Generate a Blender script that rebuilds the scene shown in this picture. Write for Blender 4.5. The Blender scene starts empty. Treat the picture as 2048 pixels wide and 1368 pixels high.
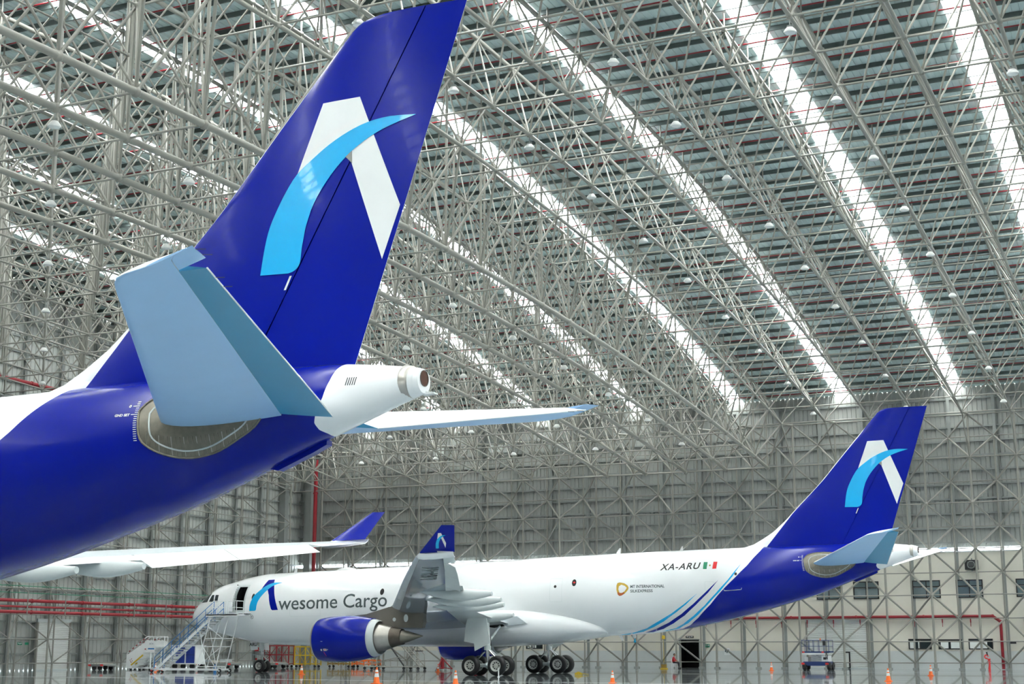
import bpy, bmesh, math, random
from mathutils import Vector, Matrix
random.seed(7)
D = bpy.data
C = bpy.context.scene.collection
SC = bpy.context.scene

# ------------------------------------------------------------------ camera, sky, exposure
FPX, PITCH, EYE, YAW = 2937.7, 0.2051, 1.88, 0.436
cam = D.cameras.new('camera'); cam.sensor_fit = 'HORIZONTAL'; cam.sensor_width = 36.0
cam.lens = FPX / 2048 * 36.0; cam.clip_end = 2000
camo = D.objects.new('camera', cam); C.objects.link(camo)
camo.location = (0, 0, EYE); camo.rotation_euler = (math.pi / 2 + PITCH, 0, YAW)
SC.camera = camo
W = D.worlds.new('overcast'); SC.world = W; W.use_nodes = True
nt = W.node_tree; nt.nodes.clear()
bg = nt.nodes.new('ShaderNodeBackground'); wo = nt.nodes.new('ShaderNodeOutputWorld')
tcw = nt.nodes.new('ShaderNodeTexCoord'); sxyz = nt.nodes.new('ShaderNodeSeparateXYZ'); rampw = nt.nodes.new('ShaderNodeValToRGB')
nt.links.new(tcw.outputs['Generated'], sxyz.inputs[0]); nt.links.new(sxyz.outputs['Z'], rampw.inputs[0])
rampw.color_ramp.elements[0].position = 0.0; rampw.color_ramp.elements[0].color = (0.80, 0.90, 0.98, 1)
rampw.color_ramp.elements[1].position = 0.6; rampw.color_ramp.elements[1].color = (1.0, 1.0, 0.97, 1)
nt.links.new(rampw.outputs[0], bg.inputs[0]); nt.links.new(bg.outputs[0], wo.inputs[0])
bg.inputs[1].default_value = 5.5
SC.view_settings.view_transform = 'Standard'; SC.view_settings.look = 'None'
SC.view_settings.gamma = 1.0; SC.view_settings.exposure = 2.3
SC.view_settings.use_curve_mapping = False
SC.cycles.max_bounces = 8; SC.cycles.diffuse_bounces = 5; SC.cycles.glossy_bounces = 4
SC.cycles.transparent_max_bounces = 12
SC.cycles.sample_clamp_indirect = 6.0

# ------------------------------------------------------------------ materials
def mat(name, col, rough=0.5, metal=0.0, coat=0.0, noise=0.0, nscale=3.0, spec=0.5, bump=0.0, coord='Object'):
    m = D.materials.new(name); m.use_nodes = True
    n = m.node_tree.nodes; l = m.node_tree.links; b = n['Principled BSDF']
    b.inputs['Base Color'].default_value = (*col, 1); b.inputs['Roughness'].default_value = rough
    b.inputs['Metallic'].default_value = metal; b.inputs['Coat Weight'].default_value = coat
    b.inputs['Coat Roughness'].default_value = 0.04
    b.inputs['Specular IOR Level'].default_value = spec
    if noise or bump:
        tc = n.new('ShaderNodeTexCoord'); tx = n.new('ShaderNodeTexNoise')
        tx.inputs['Scale'].default_value = nscale; tx.inputs['Detail'].default_value = 6
        l.new(tc.outputs[coord], tx.inputs['Vector'])
        if noise:
            mx = n.new('ShaderNodeMix'); mx.data_type = 'RGBA'
            mx.inputs['A'].default_value = (*[c * (1 - noise) for c in col], 1)
            mx.inputs['B'].default_value = (*[min(1, c * (1 + noise)) for c in col], 1)
            l.new(tx.outputs['Fac'], mx.inputs['Factor']); l.new(mx.outputs['Result'], b.inputs['Base Color'])
        if bump:
            bp = n.new('ShaderNodeBump'); bp.inputs['Strength'].default_value = bump; bp.inputs['Distance'].default_value = 0.02
            l.new(tx.outputs['Fac'], bp.inputs['Height']); l.new(bp.outputs['Normal'], b.inputs['Normal'])
    return m

M = {}
M['white'] = mat('white_paint', (0.88, 0.90, 0.91), 0.22, coat=0.5, noise=0.02, nscale=0.6)
M['blue'] = mat('blue_paint', (0.0008, 0.0085, 0.29), 0.2, coat=0.05, noise=0.10, nscale=0.5, bump=0.05, spec=0.22)
M['cyan'] = mat('cyan_paint', (0.0, 0.43, 0.83), 0.25, coat=0.4, noise=0.02)
M['stab'] = mat('sky_tinted_paint', (0.37, 0.61, 0.92), 0.38, noise=0.05, nscale=1.2)  # light grey underside with the reflected sky blue put into its colour
M['elev'] = mat('teal_grey_paint', (0.055, 0.31, 0.52), 0.4, noise=0.05, nscale=1.2)
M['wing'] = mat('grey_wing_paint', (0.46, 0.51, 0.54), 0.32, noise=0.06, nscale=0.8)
M['wingdark'] = mat('dark_grey_wing_paint', (0.20, 0.26, 0.31), 0.25, noise=0.15, nscale=0.7)
M['greypanel'] = mat('pale_grey_paint', (0.60, 0.65, 0.65), 0.35, noise=0.03)
M['letter'] = mat('grey_lettering', (0.075, 0.10, 0.105), 0.4, noise=0.02)
M['black'] = mat('black_paint', (0.012, 0.012, 0.013), 0.45, noise=0.1)
M['metal'] = mat('bare_metal', (0.50, 0.48, 0.44), 0.30, metal=0.9, noise=0.15, nscale=4)
M['metalb'] = mat('bronze_grey_metal', (0.26, 0.24, 0.20), 0.38, metal=0.75, noise=0.22, nscale=3)
M['metald'] = mat('burnt_metal', (0.14, 0.12, 0.10), 0.42, metal=0.8, noise=0.3, nscale=4)
M['seal'] = mat('seal_metal', (0.21, 0.195, 0.16), 0.36, metal=0.6, noise=0.4, nscale=6)
M['chrome'] = mat('chrome', (0.75, 0.76, 0.78), 0.15, metal=1.0, noise=0.03)
M['pylon'] = mat('pylon_paint', (0.185, 0.17, 0.145), 0.4, metal=0.25, noise=0.12, nscale=2)
M['tyre'] = mat('rubber', (0.010, 0.010, 0.011), 0.55, noise=0.2, nscale=8)
M['hub'] = mat('wheel_hub', (0.62, 0.62, 0.58), 0.35, metal=0.3, noise=0.1, nscale=9)
M['steel'] = mat('painted_steel', (0.285, 0.28, 0.245), 0.42, noise=0.10, nscale=1.5, coord='Object')
M['steeld'] = mat('grey_steel', (0.27, 0.29, 0.275), 0.5, noise=0.1, nscale=1.5)
M['purlin'] = mat('purlin_steel', (0.10, 0.125, 0.12), 0.5, noise=0.08)
M['deck'] = mat('roof_sheet', (0.55, 0.67, 0.67), 0.45, noise=0.08, nscale=0.4)
M['clad'] = mat('wall_sheet', (0.335, 0.35, 0.33), 0.45, noise=0.06, nscale=0.3)
M['cladleft'] = mat('lit_wall_sheet', (0.47, 0.49, 0.465), 0.45, noise=0.06, nscale=0.3)  # lighter copy of the wall sheet: brighter light on the left wall painted in
M['cream'] = mat('cream_concrete', (0.74, 0.71, 0.62), 0.6, noise=0.06, nscale=0.8, bump=0.1)
M['dado'] = mat('grey_concrete', (0.62, 0.65, 0.64), 0.55, noise=0.06, nscale=1.0)
M['roller'] = mat('roller_door', (0.76, 0.78, 0.75), 0.45, noise=0.03, nscale=1.0)
M['red'] = mat('red_pipe', (0.30, 0.012, 0.022), 0.4, noise=0.1, nscale=1.0)
M['redbright'] = mat('red_plastic', (0.75, 0.03, 0.03), 0.4, noise=0.05)
M['orange'] = mat('orange_plastic', (0.90, 0.16, 0.015), 0.45, noise=0.06)
M['yellow'] = mat('yellow_paint', (0.62, 0.42, 0.02), 0.5, noise=0.15)
M['rack'] = mat('weathered_yellow_paint', (0.30, 0.19, 0.03), 0.6, noise=0.3, nscale=3)
M['railblue'] = mat('rail_blue', (0.02, 0.17, 0.46), 0.4, noise=0.05)
M['navy'] = mat('navy_paint', (0.008, 0.03, 0.14), 0.4, noise=0.08)
M['containerblue'] = mat('container_blue', (0.01, 0.035, 0.28), 0.5, noise=0.2, nscale=2)
M['stairwhite'] = mat('stair_white', (0.78, 0.80, 0.80), 0.4, noise=0.03)
M['green'] = mat('sign_green', (0.0, 0.22, 0.11), 0.4, noise=0.05)
M['flaggreen'] = mat('flag_green', (0.0, 0.25, 0.12), 0.4, noise=0.02)
M['flagred'] = mat('flag_red', (0.70, 0.005, 0.012), 0.4, noise=0.02)
M['gold'] = mat('gold_print', (0.62, 0.40, 0.05), 0.4, noise=0.1)
M['bronze'] = mat('orange_brown_print', (0.50, 0.12, 0.03), 0.4, noise=0.1)
M['brownhole'] = mat('exhaust_hole_dark', (0.09, 0.035, 0.02), 0.7, noise=0.5, nscale=20)
M['dark'] = mat('dark_interior', (0.02, 0.022, 0.024), 0.7, noise=0.2)
M['glassdark'] = mat('tinted_glass', (0.02, 0.03, 0.035), 0.06, noise=0.05)
M['glassblue'] = mat('window_glass', (0.14, 0.19, 0.20), 0.06, noise=0.08)
M['blind'] = mat('white_blind', (0.82, 0.86, 0.84), 0.6, noise=0.03)
M['skin'] = mat('skin', (0.30, 0.15, 0.09), 0.6, noise=0.05)
M['hair'] = mat('dark_hair', (0.012, 0.01, 0.009), 0.6, noise=0.1)
M['vest'] = mat('red_jacket', (0.45, 0.012, 0.02), 0.7, noise=0.08)
M['trouser'] = mat('dark_trousers', (0.02, 0.02, 0.026), 0.8, noise=0.1)
M['lampglass'] = mat('lamp_lens', (0.80, 0.82, 0.80), 0.25, noise=0.02)
M['lampbody'] = mat('lamp_body', (0.66, 0.67, 0.65), 0.35, noise=0.03)
M['concrete'] = mat('apron_concrete', (0.30, 0.30, 0.28), 0.8, noise=0.08, nscale=0.3)

def floor_mat():
    m = D.materials.new('polished_epoxy_floor'); m.use_nodes = True
    n = m.node_tree.nodes; l = m.node_tree.links; b = n['Principled BSDF']
    tc = n.new('ShaderNodeTexCoord'); tx = n.new('ShaderNodeTexNoise'); tx.inputs['Scale'].default_value = 0.25; tx.inputs['Detail'].default_value = 8
    l.new(tc.outputs['Object'], tx.inputs['Vector'])
    mx = n.new('ShaderNodeMix'); mx.data_type = 'RGBA'
    mx.inputs['A'].default_value = (0.20, 0.24, 0.265, 1); mx.inputs['B'].default_value = (0.28, 0.33, 0.355, 1)
    l.new(tx.outputs['Fac'], mx.inputs['Factor']); l.new(mx.outputs['Result'], b.inputs['Base Color'])
    r = n.new('ShaderNodeMapRange'); r.inputs['To Min'].default_value = 0.05; r.inputs['To Max'].default_value = 0.13
    l.new(tx.outputs['Fac'], r.inputs['Value']); l.new(r.outputs['Result'], b.inputs['Roughness'])
    b.inputs['Coat Weight'].default_value = 0.8; b.inputs['Coat Roughness'].default_value = 0.03
    return m
M['floor'] = floor_mat()
def skylight_mat():
    m = D.materials.new('translucent_roof_sheet'); m.use_nodes = True
    n = m.node_tree.nodes; l = m.node_tree.links; n.clear()
    o = n.new('ShaderNodeOutputMaterial'); mx = n.new('ShaderNodeMixShader'); t = n.new('ShaderNodeBsdfTransparent'); d = n.new('ShaderNodeBsdfTranslucent')
    tc = n.new('ShaderNodeTexCoord'); tx = n.new('ShaderNodeTexNoise'); tx.inputs['Scale'].default_value = 0.8
    r = n.new('ShaderNodeMapRange'); r.inputs['To Min'].default_value = 0.22; r.inputs['To Max'].default_value = 0.38
    l.new(tc.outputs['Object'], tx.inputs['Vector']); l.new(tx.outputs['Fac'], r.inputs['Value']); l.new(r.outputs['Result'], mx.inputs[0])
    t.inputs[0].default_value = (0.93, 0.96, 0.96, 1); d.inputs[0].default_value = (0.9, 0.93, 0.93, 1)
    l.new(t.outputs[0], mx.inputs[1]); l.new(d.outputs[0], mx.inputs[2]); l.new(mx.outputs[0], o.inputs[0])
    return m
M['skylight'] = skylight_mat()

# ------------------------------------------------------------------ mesh helpers
class MB:
    def __init__(s): s.v = []; s.f = []; s.m = []
    def add(s, vs, fs, mi=0):
        o = len(s.v); s.v += [tuple(p) for p in vs]
        for f in fs: s.f.append(tuple(i + o for i in f)); s.m.append(mi)
        return s
    def box(s, c, d, mi=0, R=None):
        hx, hy, hz = d[0] / 2, d[1] / 2, d[2] / 2
        vs = [Vector((x, y, z)) for x in (-hx, hx) for y in (-hy, hy) for z in (-hz, hz)]
        if R is not None: vs = [R @ p for p in vs]
        vs = [p + Vector(c) for p in vs]
        return s.add(vs, [(0, 1, 3, 2), (4, 6, 7, 5), (0, 4, 5, 1), (2, 3, 7, 6), (0, 2, 6, 4), (1, 5, 7, 3)], mi)
    def box2(s, a, b, mi=0):
        return s.box([(a[i] + b[i]) / 2 for i in range(3)], [abs(b[i] - a[i]) for i in range(3)], mi)
    def tube(s, p, q, r, n=6, mi=0, r2=None, cap=True):
        p = Vector(p); q = Vector(q); a = q - p
        if a.length < 1e-6: return s
        r2 = r if r2 is None else r2
        z = a.normalized(); x = z.orthogonal().normalized(); y = z.cross(x)
        vs = []
        for c, rr in ((p, r), (q, r2)):
            for i in range(n):
                t = 2 * math.pi * i / n; vs.append(c + x * (rr * math.cos(t)) + y * (rr * math.sin(t)))
        fs = [(i, (i + 1) % n, n + (i + 1) % n, n + i) for i in range(n)]
        if cap: fs += [tuple(range(n))[::-1], tuple(range(n, 2 * n))]
        return s.add(vs, fs, mi)
    def path(s, pts, r, n=6, mi=0):
        for a, b in zip(pts[:-1], pts[1:]): s.tube(a, b, r, n, mi)
        return s
    def ball(s, c, r, n=6, k=4, mi=0):
        c = Vector(c); vs = [c + Vector((0, 0, r))]
        for j in range(1, k):
            ph = math.pi * j / k
            for i in range(n):
                t = 2 * math.pi * i / n
                vs.append(c + Vector((r * math.sin(ph) * math.cos(t), r * math.sin(ph) * math.sin(t), r * math.cos(ph))))
        vs.append(c - Vector((0, 0, r))); fs = []
        for i in range(n): fs.append((0, 1 + i, 1 + (i + 1) % n))
        for j in range(k - 2):
            a = 1 + j * n
            for i in range(n): fs.append((a + i, a + n + i, a + n + (i + 1) % n, a + (i + 1) % n))
        a = 1 + (k - 2) * n; e = len(vs) - 1
        for i in range(n): fs.append((e, a + (i + 1) % n, a + i))
        return s.add(vs, fs, mi)
    def lathe(s, o, ax, prof, n=24, mi=0, capa=False, capb=False):
        """prof: list of (t along axis, radius)"""
        o = Vector(o); z = Vector(ax).normalized(); x = z.orthogonal().normalized(); y = z.cross(x); vs = []
        for t, r in prof:
            for i in range(n):
                a = 2 * math.pi * i / n; vs.append(o + z * t + x * (r * math.cos(a)) + y * (r * math.sin(a)))
        fs = []
        for j in range(len(prof) - 1):
            for i in range(n): fs.append((j * n + i, j * n + (i + 1) % n, (j + 1) * n + (i + 1) % n, (j + 1) * n + i))
        if capa: fs.append(tuple(range(n))[::-1])
        if capb: k = (len(prof) - 1) * n; fs.append(tuple(range(k, k + n)))
        return s.add(vs, fs, mi)
    def grid(s, rows, mi=0, close=False):
        """rows: list of equally long lists of points"""
        k = len(rows[0]); vs = [p for r in rows for p in r]; fs = []
        for j in range(len(rows) - 1):
            for i in range(k if close else k - 1):
                fs.append((j * k + i, j * k + (i + 1) % k, (j + 1) * k + (i + 1) % k, (j + 1) * k + i))
        return s.add(vs, fs, mi)
    def prism(s, poly, d, mi=0):
        """poly: list of 3-D points, extruded by vector d"""
        n = len(poly); vs = [Vector(p) for p in poly] + [Vector(p) + Vector(d) for p in poly]
        fs = [tuple(range(n))[::-1], tuple(range(n, 2 * n))] + [(i, (i + 1) % n, n + (i + 1) % n, n + i) for i in range(n)]
        return s.add(vs, fs, mi)
    def mesh(s, name, mats, smooth=None, bevel=0, fix=True):
        me = D.meshes.new(name); me.from_pydata(s.v, [], s.f)
        for m in (mats if isinstance(mats, (list, tuple)) else [mats]): me.materials.append(m)
        me.polygons.foreach_set('material_index', s.m)
        if fix:
            bm = bmesh.new(); bm.from_mesh(me)
            bmesh.ops.recalc_face_normals(bm, faces=bm.faces)
            bm.to_mesh(me); bm.free()
        if smooth is not None:
            me.polygons.foreach_set('use_smooth', [True] * len(me.polygons)); me.set_sharp_from_angle(angle=math.radians(smooth))
        me.update(); return me
    def build(s, name, mats, parent=None, smooth=None, fix=True, kind=None):
        o = D.objects.new(name, s.mesh(name, mats, smooth, fix=fix)); C.objects.link(o)
        if parent is not None: o.parent = parent
        if kind: o['kind'] = kind
        return o

def thing(name, label, cat, loc=(0, 0, 0), rotz=0, group=None):
    o = D.objects.new(name, None); C.objects.link(o); o.empty_display_size = 0.2
    o.location = loc; o.rotation_euler = (0, 0, rotz); o['label'] = label; o['category'] = cat
    if group: o['group'] = group
    return o
def tag(o, label, cat, group=None):
    o['label'] = label; o['category'] = cat
    if group: o['group'] = group
    return o
def kids(o): return [c for c in D.objects if c.parent is o]
def copy_tree(o, parent=None):
    cm = {}
    for c in D.objects:
        if c.parent is not None: cm.setdefault(c.parent, []).append(c)
    def rec(a, p):
        b = a.copy(); C.objects.link(b); b.parent = p
        for k in cm.get(a, []): rec(k, b)
        return b
    return rec(o, parent)
def place(mesh, name, parent=None, loc=(0, 0, 0), rot=(0, 0, 0), scale=(1, 1, 1)):
    o = D.objects.new(name, mesh); C.objects.link(o); o.parent = parent
    o.location = loc; o.rotation_euler = rot; o.scale = scale; return o
UNIT_TUBE = {}
def strut_obj(name, p, q, r, material, parent, n=8):
    key = (material.name, n)
    if key not in UNIT_TUBE:
        UNIT_TUBE[key] = MB().tube((0, 0, 0), (0, 0, 1), 1, n).mesh('strut', material, smooth=50)
    p = Vector(p); q = Vector(q); a = q - p
    o = D.objects.new(name, UNIT_TUBE[key]); C.objects.link(o); o.parent = parent
    o.location = p; o.rotation_mode = 'QUATERNION'; o.rotation_quaternion = a.to_track_quat('Z', 'Y'); o.scale = (r, r, a.length)
    return o
# rough size of a bar as seen from the main viewpoint: only used to choose WHICH bars become single objects
cF = Vector((-math.sin(YAW) * math.cos(PITCH), math.cos(YAW) * math.cos(PITCH), math.sin(PITCH))); cR = Vector((math.cos(YAW), math.sin(YAW), 0)); cU = cR.cross(cF)
def seen(p):
    q = Vector(p) - Vector((0, 0, EYE)); d = q.dot(cF)
    if d < 2: return None
    return (1024 + FPX * q.dot(cR) / d, 684 - FPX * q.dot(cU) / d, d)
def barsize(p, q, r):
    m = seen((Vector(p) + Vector(q)) / 2)
    if m is None or not (0 < m[0] < 2048 and 0 < m[1] < 1368): return 0
    a, b = seen(p), seen(q)
    if a is None or b is None: return 0
    return math.hypot(a[0] - b[0], a[1] - b[1]) * r / m[2]
def bars(parent, lst, material, name='strut', limit=300, massname='strut_lattice', n=6):
    """lst of (p,q,r): the largest `limit` become objects, the rest one lattice"""
    lst = sorted(lst, key=lambda t: -barsize(*t)); 
    for p, q, r in lst[:limit]: strut_obj(name, p, q, r, material, parent)
    b = MB()
    for p, q, r in lst[limit:]: b.tube(p, q, r, n, cap=False)
    if b.v: b.build(massname, material, parent, smooth=70, fix=False, kind='stuff')
def text_mesh(s, size, shear=0.0, bold=0.0, spacing=1.0, align='LEFT'):
    cu = D.curves.new('t', 'FONT'); cu.body = s; cu.size = size; cu.shear = shear; cu.offset = bold; cu.space_character = spacing; cu.align_x = align
    cu.resolution_u = 4; cu.fill_mode = 'FRONT'
    o = D.objects.new('t', cu); C.objects.link(o); bpy.context.view_layer.update()
    me = D.meshes.new_from_object(o.evaluated_get(bpy.context.evaluated_depsgraph_get()))
    D.objects.remove(o); D.curves.remove(cu); return me
def text_obj(name, s, size, material, parent, loc, rot, width=None, align='LEFT', bold=0.0, depth=0.0):
    me = text_mesh(s, size, bold=bold, align=align); me.materials.clear(); me.materials.append(material)
    if width:
        xs = [v.co.x for v in me.vertices]; k = width / (max(xs) - min(xs))
        for v in me.vertices: v.co.x *= k
    return place(me, name, parent, loc, rot)
# ================================================================== THE HALL
XL, XR, YF, YB = -89.5, 42.0, -12.0, 137.0
def zr(y): return 34.1 - 0.0016 * (y - 62.2) ** 2           # roof sheet
def struct(name, b, m, parent=None, smooth=None, fix=True):
    o = b.build(name, m, parent, smooth, fix=fix); o['kind'] = 'structure'; return o
# floor and the apron outside the closed front
floor = struct('floor', MB().box2((XL, YF, -0.3), (XR, YB, 0)), M['floor'])
struct('ground_apron', MB().box2((-420, -420, -0.35), (420, YF, -0.02)), M['concrete'])
MB().box2((XL + 3, 76.1, 0.0), (XR - 2, 76.35, 0.004)).build('floor_line', M['stairwhite'], floor)
MB().box2((XL + 3, 118.0, 0.0), (XR - 2, 118.12, 0.004)).build('floor_line', M['greypanel'], floor)
for y in range(0, 132, 6):
    if y not in (76, 118): MB().box2((XL + 1, y, 0.0), (XR - 1, y + 0.03, 0.002)).build('floor_joint', M['steeld'], floor)

# ---- ceiling: ribbed sheet in bands, translucent strips between them
STRIPS = [-19.2 + 10.26 * i for i in range(-6, 6)]
SW = 0.68
YS = [YF + (YB - YF) * i / 30 for i in range(31)]
def ribbed(x0, x1, b):
    xs = []; x = x0
    while x < x1 - 0.1:
        for dx, dz in ((0, 0), (0.28, 0), (0.30, 0.05), (0.36, 0.05)): xs.append((min(x + dx, x1), dz))
        x += 0.38
    xs.append((x1, 0)); rows = [[(x, y, zr(y) + dz) for x, dz in xs] for y in YS]
    b.grid(rows)
b = MB(); edges = [XL] + [e for s in STRIPS for e in (s - SW, s + SW)] + [XR]
for i in range(0, len(edges), 2): ribbed(edges[i], edges[i + 1], b)
ceiling = struct('ceiling', b, M['deck'], fix=False)
pm = {}
rest = MB()
for s in STRIPS:
    for k in range(30):
        y0 = -11.6 + 4.95 * k; y1 = min(y0 + 4.93, YB - 0.05); ys = [y0 + (y1 - y0) * t / 3 for t in range(4)]
        bb = MB().grid([[(s - SW - 0.05, y, zr(y) + 0.075), (s + SW + 0.05, y, zr(y) + 0.075)] for y in ys])
        if -84 < s < 0: bb.build('skylight_panel', M['skylight'], ceiling, fix=False)
        else: rest.grid([[(s - SW - 0.05, y, zr(y) + 0.075), (s + SW + 0.05, y, zr(y) + 0.075)] for y in ys])
rest.build('skylight_panels_beyond', M['skylight'], ceiling, fix=False, kind='stuff')
pl_m = MB().box((0, 0, 0), (XR - XL, 0.09, 0.26)).mesh('purlin', M['purlin'])
sp_m = MB().tube((XL + 1, 0, 0), (XR - 1, 0, 0), 0.042, 6).mesh('sprinkler_pipe', M['red'], smooth=60)
k = 0; y = YF + 0.9
while y < YB - 0.3:
    slope = math.atan(-0.0032 * (y - 62.2))
    place(pl_m, 'purlin', ceiling, ((XL + XR) / 2, y, zr(y) - 0.15), (slope, 0, 0))
    if k % 2 == 0: place(sp_m, 'sprinkler_pipe', ceiling, (0, y + 0.75, zr(y + 0.75) - 0.42))
    y += 1.65; k += 1

# ---- space frame of the roof
def zu(y): return zr(y) - 1.2
def zm(y): return 28.1 - 0.0012 * (y - 59.5) ** 2
def z3(y): return 23.2 - 0.0009 * (y - 59.0) ** 2
XM = [-13.9 - 4.0 * i for i in range(-13, 19)]; YM = [62 + 4.32 * j for j in range(-16, 17)]
XU = [x - 2.0 for x in XM if x - 2 > XL + 0.5]; YU = [y - 2.16 for y in YM] + [YM[-1] + 2.16]
X3 = [x for x in XU if x < -34]
big = []; small = []; balls = []
def add(p, q, r):
    big.append((p, q, r))
pm_ = {(i, j): (x, y, zm(y)) for i, x in enumerate(XM) for j, y in enumerate(YM)}
pu_ = {(i, j): (x, y, zu(y)) for i, x in enumerate(XU) for j, y in enumerate(YU)}
for i, x in enumerate(XM):
    for j, y in enumerate(YM):
        p = pm_[i, j]; balls.append((p, 0.17))
        deep = x < -34.5
        if j + 1 < len(YM): add(p, pm_[i, j + 1], 0.05 if deep else 0.105)
        if i + 1 < len(XM) and not deep: add(p, pm_[i + 1, j], 0.055)
        for di in (-1, 0):
            for dj in (0, 1):
                q = pu_.get((i + di, j + dj))
                if q is not None and i + di >= 0: add(p, q, 0.046 if deep else 0.055)
for i, x in enumerate(XU):
    for j, y in enumerate(YU):
        p = pu_[i, j]; balls.append((p, 0.18))
        if j + 1 < len(YU): add(p, pu_[i, j + 1], 0.12)
        if i + 1 < len(XU) and x > -34.5: add(p, pu_[i + 1, j], 0.045)
        add(p, (x, y, zr(y) - 0.25), 0.05)
p3_ = {(i, j): (x, y, z3(y)) for i, x in enumerate(X3) for j, y in enumerate(YU)}
for i, x in enumerate(X3):
    thick = i < 5
    for j, y in enumerate(YU):
        p = p3_[i, j]; balls.append((p, 0.24 if thick else 0.17))
        if j + 1 < len(YU): add(p, p3_[i, j + 1], 0.16 if thick else 0.07)
        if i + 1 < len(X3): add(p, p3_[i + 1, j], 0.055)
        add(p, (x, y, zu(y)), 0.08)
        for sx in (-2.0, 2.0):
            for sy in (-2.16, 2.16):
                if x + sx > XL + 0.5 and YM[0] - 0.1 <= y + sy <= YM[-1] + 0.1: add(p, (x + sx, y + sy, zm(y + sy)), 0.06)
# slanting side of the deep bay, from its first line up to the shallow frame
for j, y in enumerate(YU):
    for sy in (-2.16, 2.16):
        if YM[0] - 0.1 <= y + sy <= YM[-1] + 0.1: add((X3[0], y, z3(y)), (X3[0] + 2.0, y + sy, zm(y + sy)), 0.075)
bars(ceiling, big, M['steel'])
bb = MB()
for p, r in balls: bb.ball(p, r, 6, 4)
bb.build('joint_balls', M['steel'], ceiling, smooth=80, fix=False, kind='stuff')

# ---- back wall
bw = MB(); xs = []
x = XL
while x < XR - 0.2:
    for dx, dy in ((0, 0), (0.30, 0), (0.33, 0.06), (0.39, 0.06)): xs.append((x + dx, dy))
    x += 0.42
bw.grid([[(x, YB + dy, 10.64) for x, dy in xs], [(x, YB + dy, zr(YB) + 0.1) for x, dy in xs]])
wall_back = struct('wall_back', bw, M['clad'], fix=False)
YC = YB - 0.30                                  # face of the cream lower wall
DX0, DX1, DZ = -46.0, -44.05, 2.62              # open doorway
lw = MB().box2((XL, YC + 0.02, 0), (DX0, YB + 0.1, 10.3)).box2((DX1, YC + 0.02, 0), (XR, YB + 0.1, 10.3)).box2((DX0, YC + 0.02, DZ), (DX1, YB + 0.1, 10.3))
lw.build('lower_wall', M['cream'], wall_back)
PX = [-17.9 - 3.946 * k for k in range(-15, 19)]  # front posts of the wall frame
k = 0
for a in PX:
    x1 = a + 1.973 - 0.03; x0 = x1 - 3.946 + 0.06
    if x0 < XL or x1 > XR: continue
    if x0 < DX1 and x1 > DX0:
        pb = MB()
        if DX0 > x0: pb.box2((x0, YC - 0.03, 1.6), (min(x1, DX0), YC + 0.05, 10.25))
        if DX1 < x1: pb.box2((max(x0, DX1), YC - 0.03, 1.6), (x1, YC + 0.05, 10.25))
        pb.box2((max(x0, DX0), YC - 0.03, DZ), (min(x1, DX1), YC + 0.05, 10.25)); pb.build('wall_panel', M['cream'], wall_back)
    else: MB().box2((x0, YC - 0.03, 1.6), (x1, YC + 0.05, 10.25)).build('wall_panel', M['cream'], wall_back)
MB().box2((XL, YC - 0.05, 0), (DX0, YC + 0.05, 1.58)).box2((DX1, YC - 0.05, 0), (XR, YC + 0.05, 1.58)).build('dado', M['dado'], wall_back)
MB().box2((XL, YB - 0.45, 10.22), (XR, YB + 0.1, 10.32)).build('ledge', M['stairwhite'], wall_back)
MB().grid([[(XL, YB + 0.03, 10.3), (XR, YB + 0.03, 10.3)], [(XL, YB + 0.03, 10.66), (XR, YB + 0.03, 10.66)]]).build('daylight_strip', M['skylight'], wall_back, fix=False)
for a in range(0, 128):
    x = XL + 1 + a
    MB().tube((x, YB - 0.72, 10.35), (x + 0.35, YB - 0.2, 11.0), 0.03, 5).build('ledge_bracket', M['steeld'], wall_back) if x < -8 else None
for i in range(11): 
    z = 11.0 + 1.3 * i
    MB().box2((XL, YB - 0.22, z), (XR, YB - 0.03, z + 0.14)).build('girt', M['steeld'], wall_back)
for a in PX:
    x = a + 1.973
    if XL + 1 < x < XR - 1:
        MB().box2((x - 0.14, YB - 0.36, 0), (x + 0.14, YB - 0.32, zr(YB) - 0.2)).box2((x - 0.02, YB - 0.34, 0), (x + 0.02, YB - 0.05, zr(YB) - 0.2)).box2((x - 0.14, YB - 0.09, 0), (x + 0.14, YB - 0.05, zr(YB) - 0.2)).build('column', M['steeld'], wall_back)
# wall frame (upright space frame)
def wallframe(parent, pf, pb, nf, nb, zf, zb, rp, rd, top):
    """pf(i,z) front point, pb(i,z) back point (half a bay on); nf, nb counts"""
    L = []; bl = MB()
    for i in range(nf):
        zz = [0.0] + zf
        for a, c in zip(zz[:-1], zz[1:]): L.append((pf(i, a), pf(i, c), rp))
        for j, z in enumerate(zf):
            bl.ball(pf(i, z), rp * 1.6, 6, 4)
            if i + 1 < nf: L.append((pf(i, z), pf(i + 1, z), 0.05))
            for di in (-1, 0):
                for z2 in (z - 2.0, z + 2.0):
                    m = min(zb, key=lambda q: abs(q - z2))
                    if abs(m - z2) < 0.7 and 0 <= i + di < nb: L.append((pf(i, z), pb(i + di, m), rd))
    for i in range(nb):
        for a, c in zip(zb[:-1], zb[1:]): L.append((pb(i, a), pb(i, c), rp * 0.8))
        L.append((pb(i, 0), pb(i, zb[0]), rp))
        for z in zb:
            bl.ball(pb(i, z), rp * 1.5, 6, 4)
            if i + 1 < nb: L.append((pb(i, z), pb(i + 1, z), 0.045))
    bars(parent, L, M['steel'], 'strut', 300)
    bl.build('joint_balls', M['steel'], parent, smooth=80, fix=False, kind='stuff')
nf = 34
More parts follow.
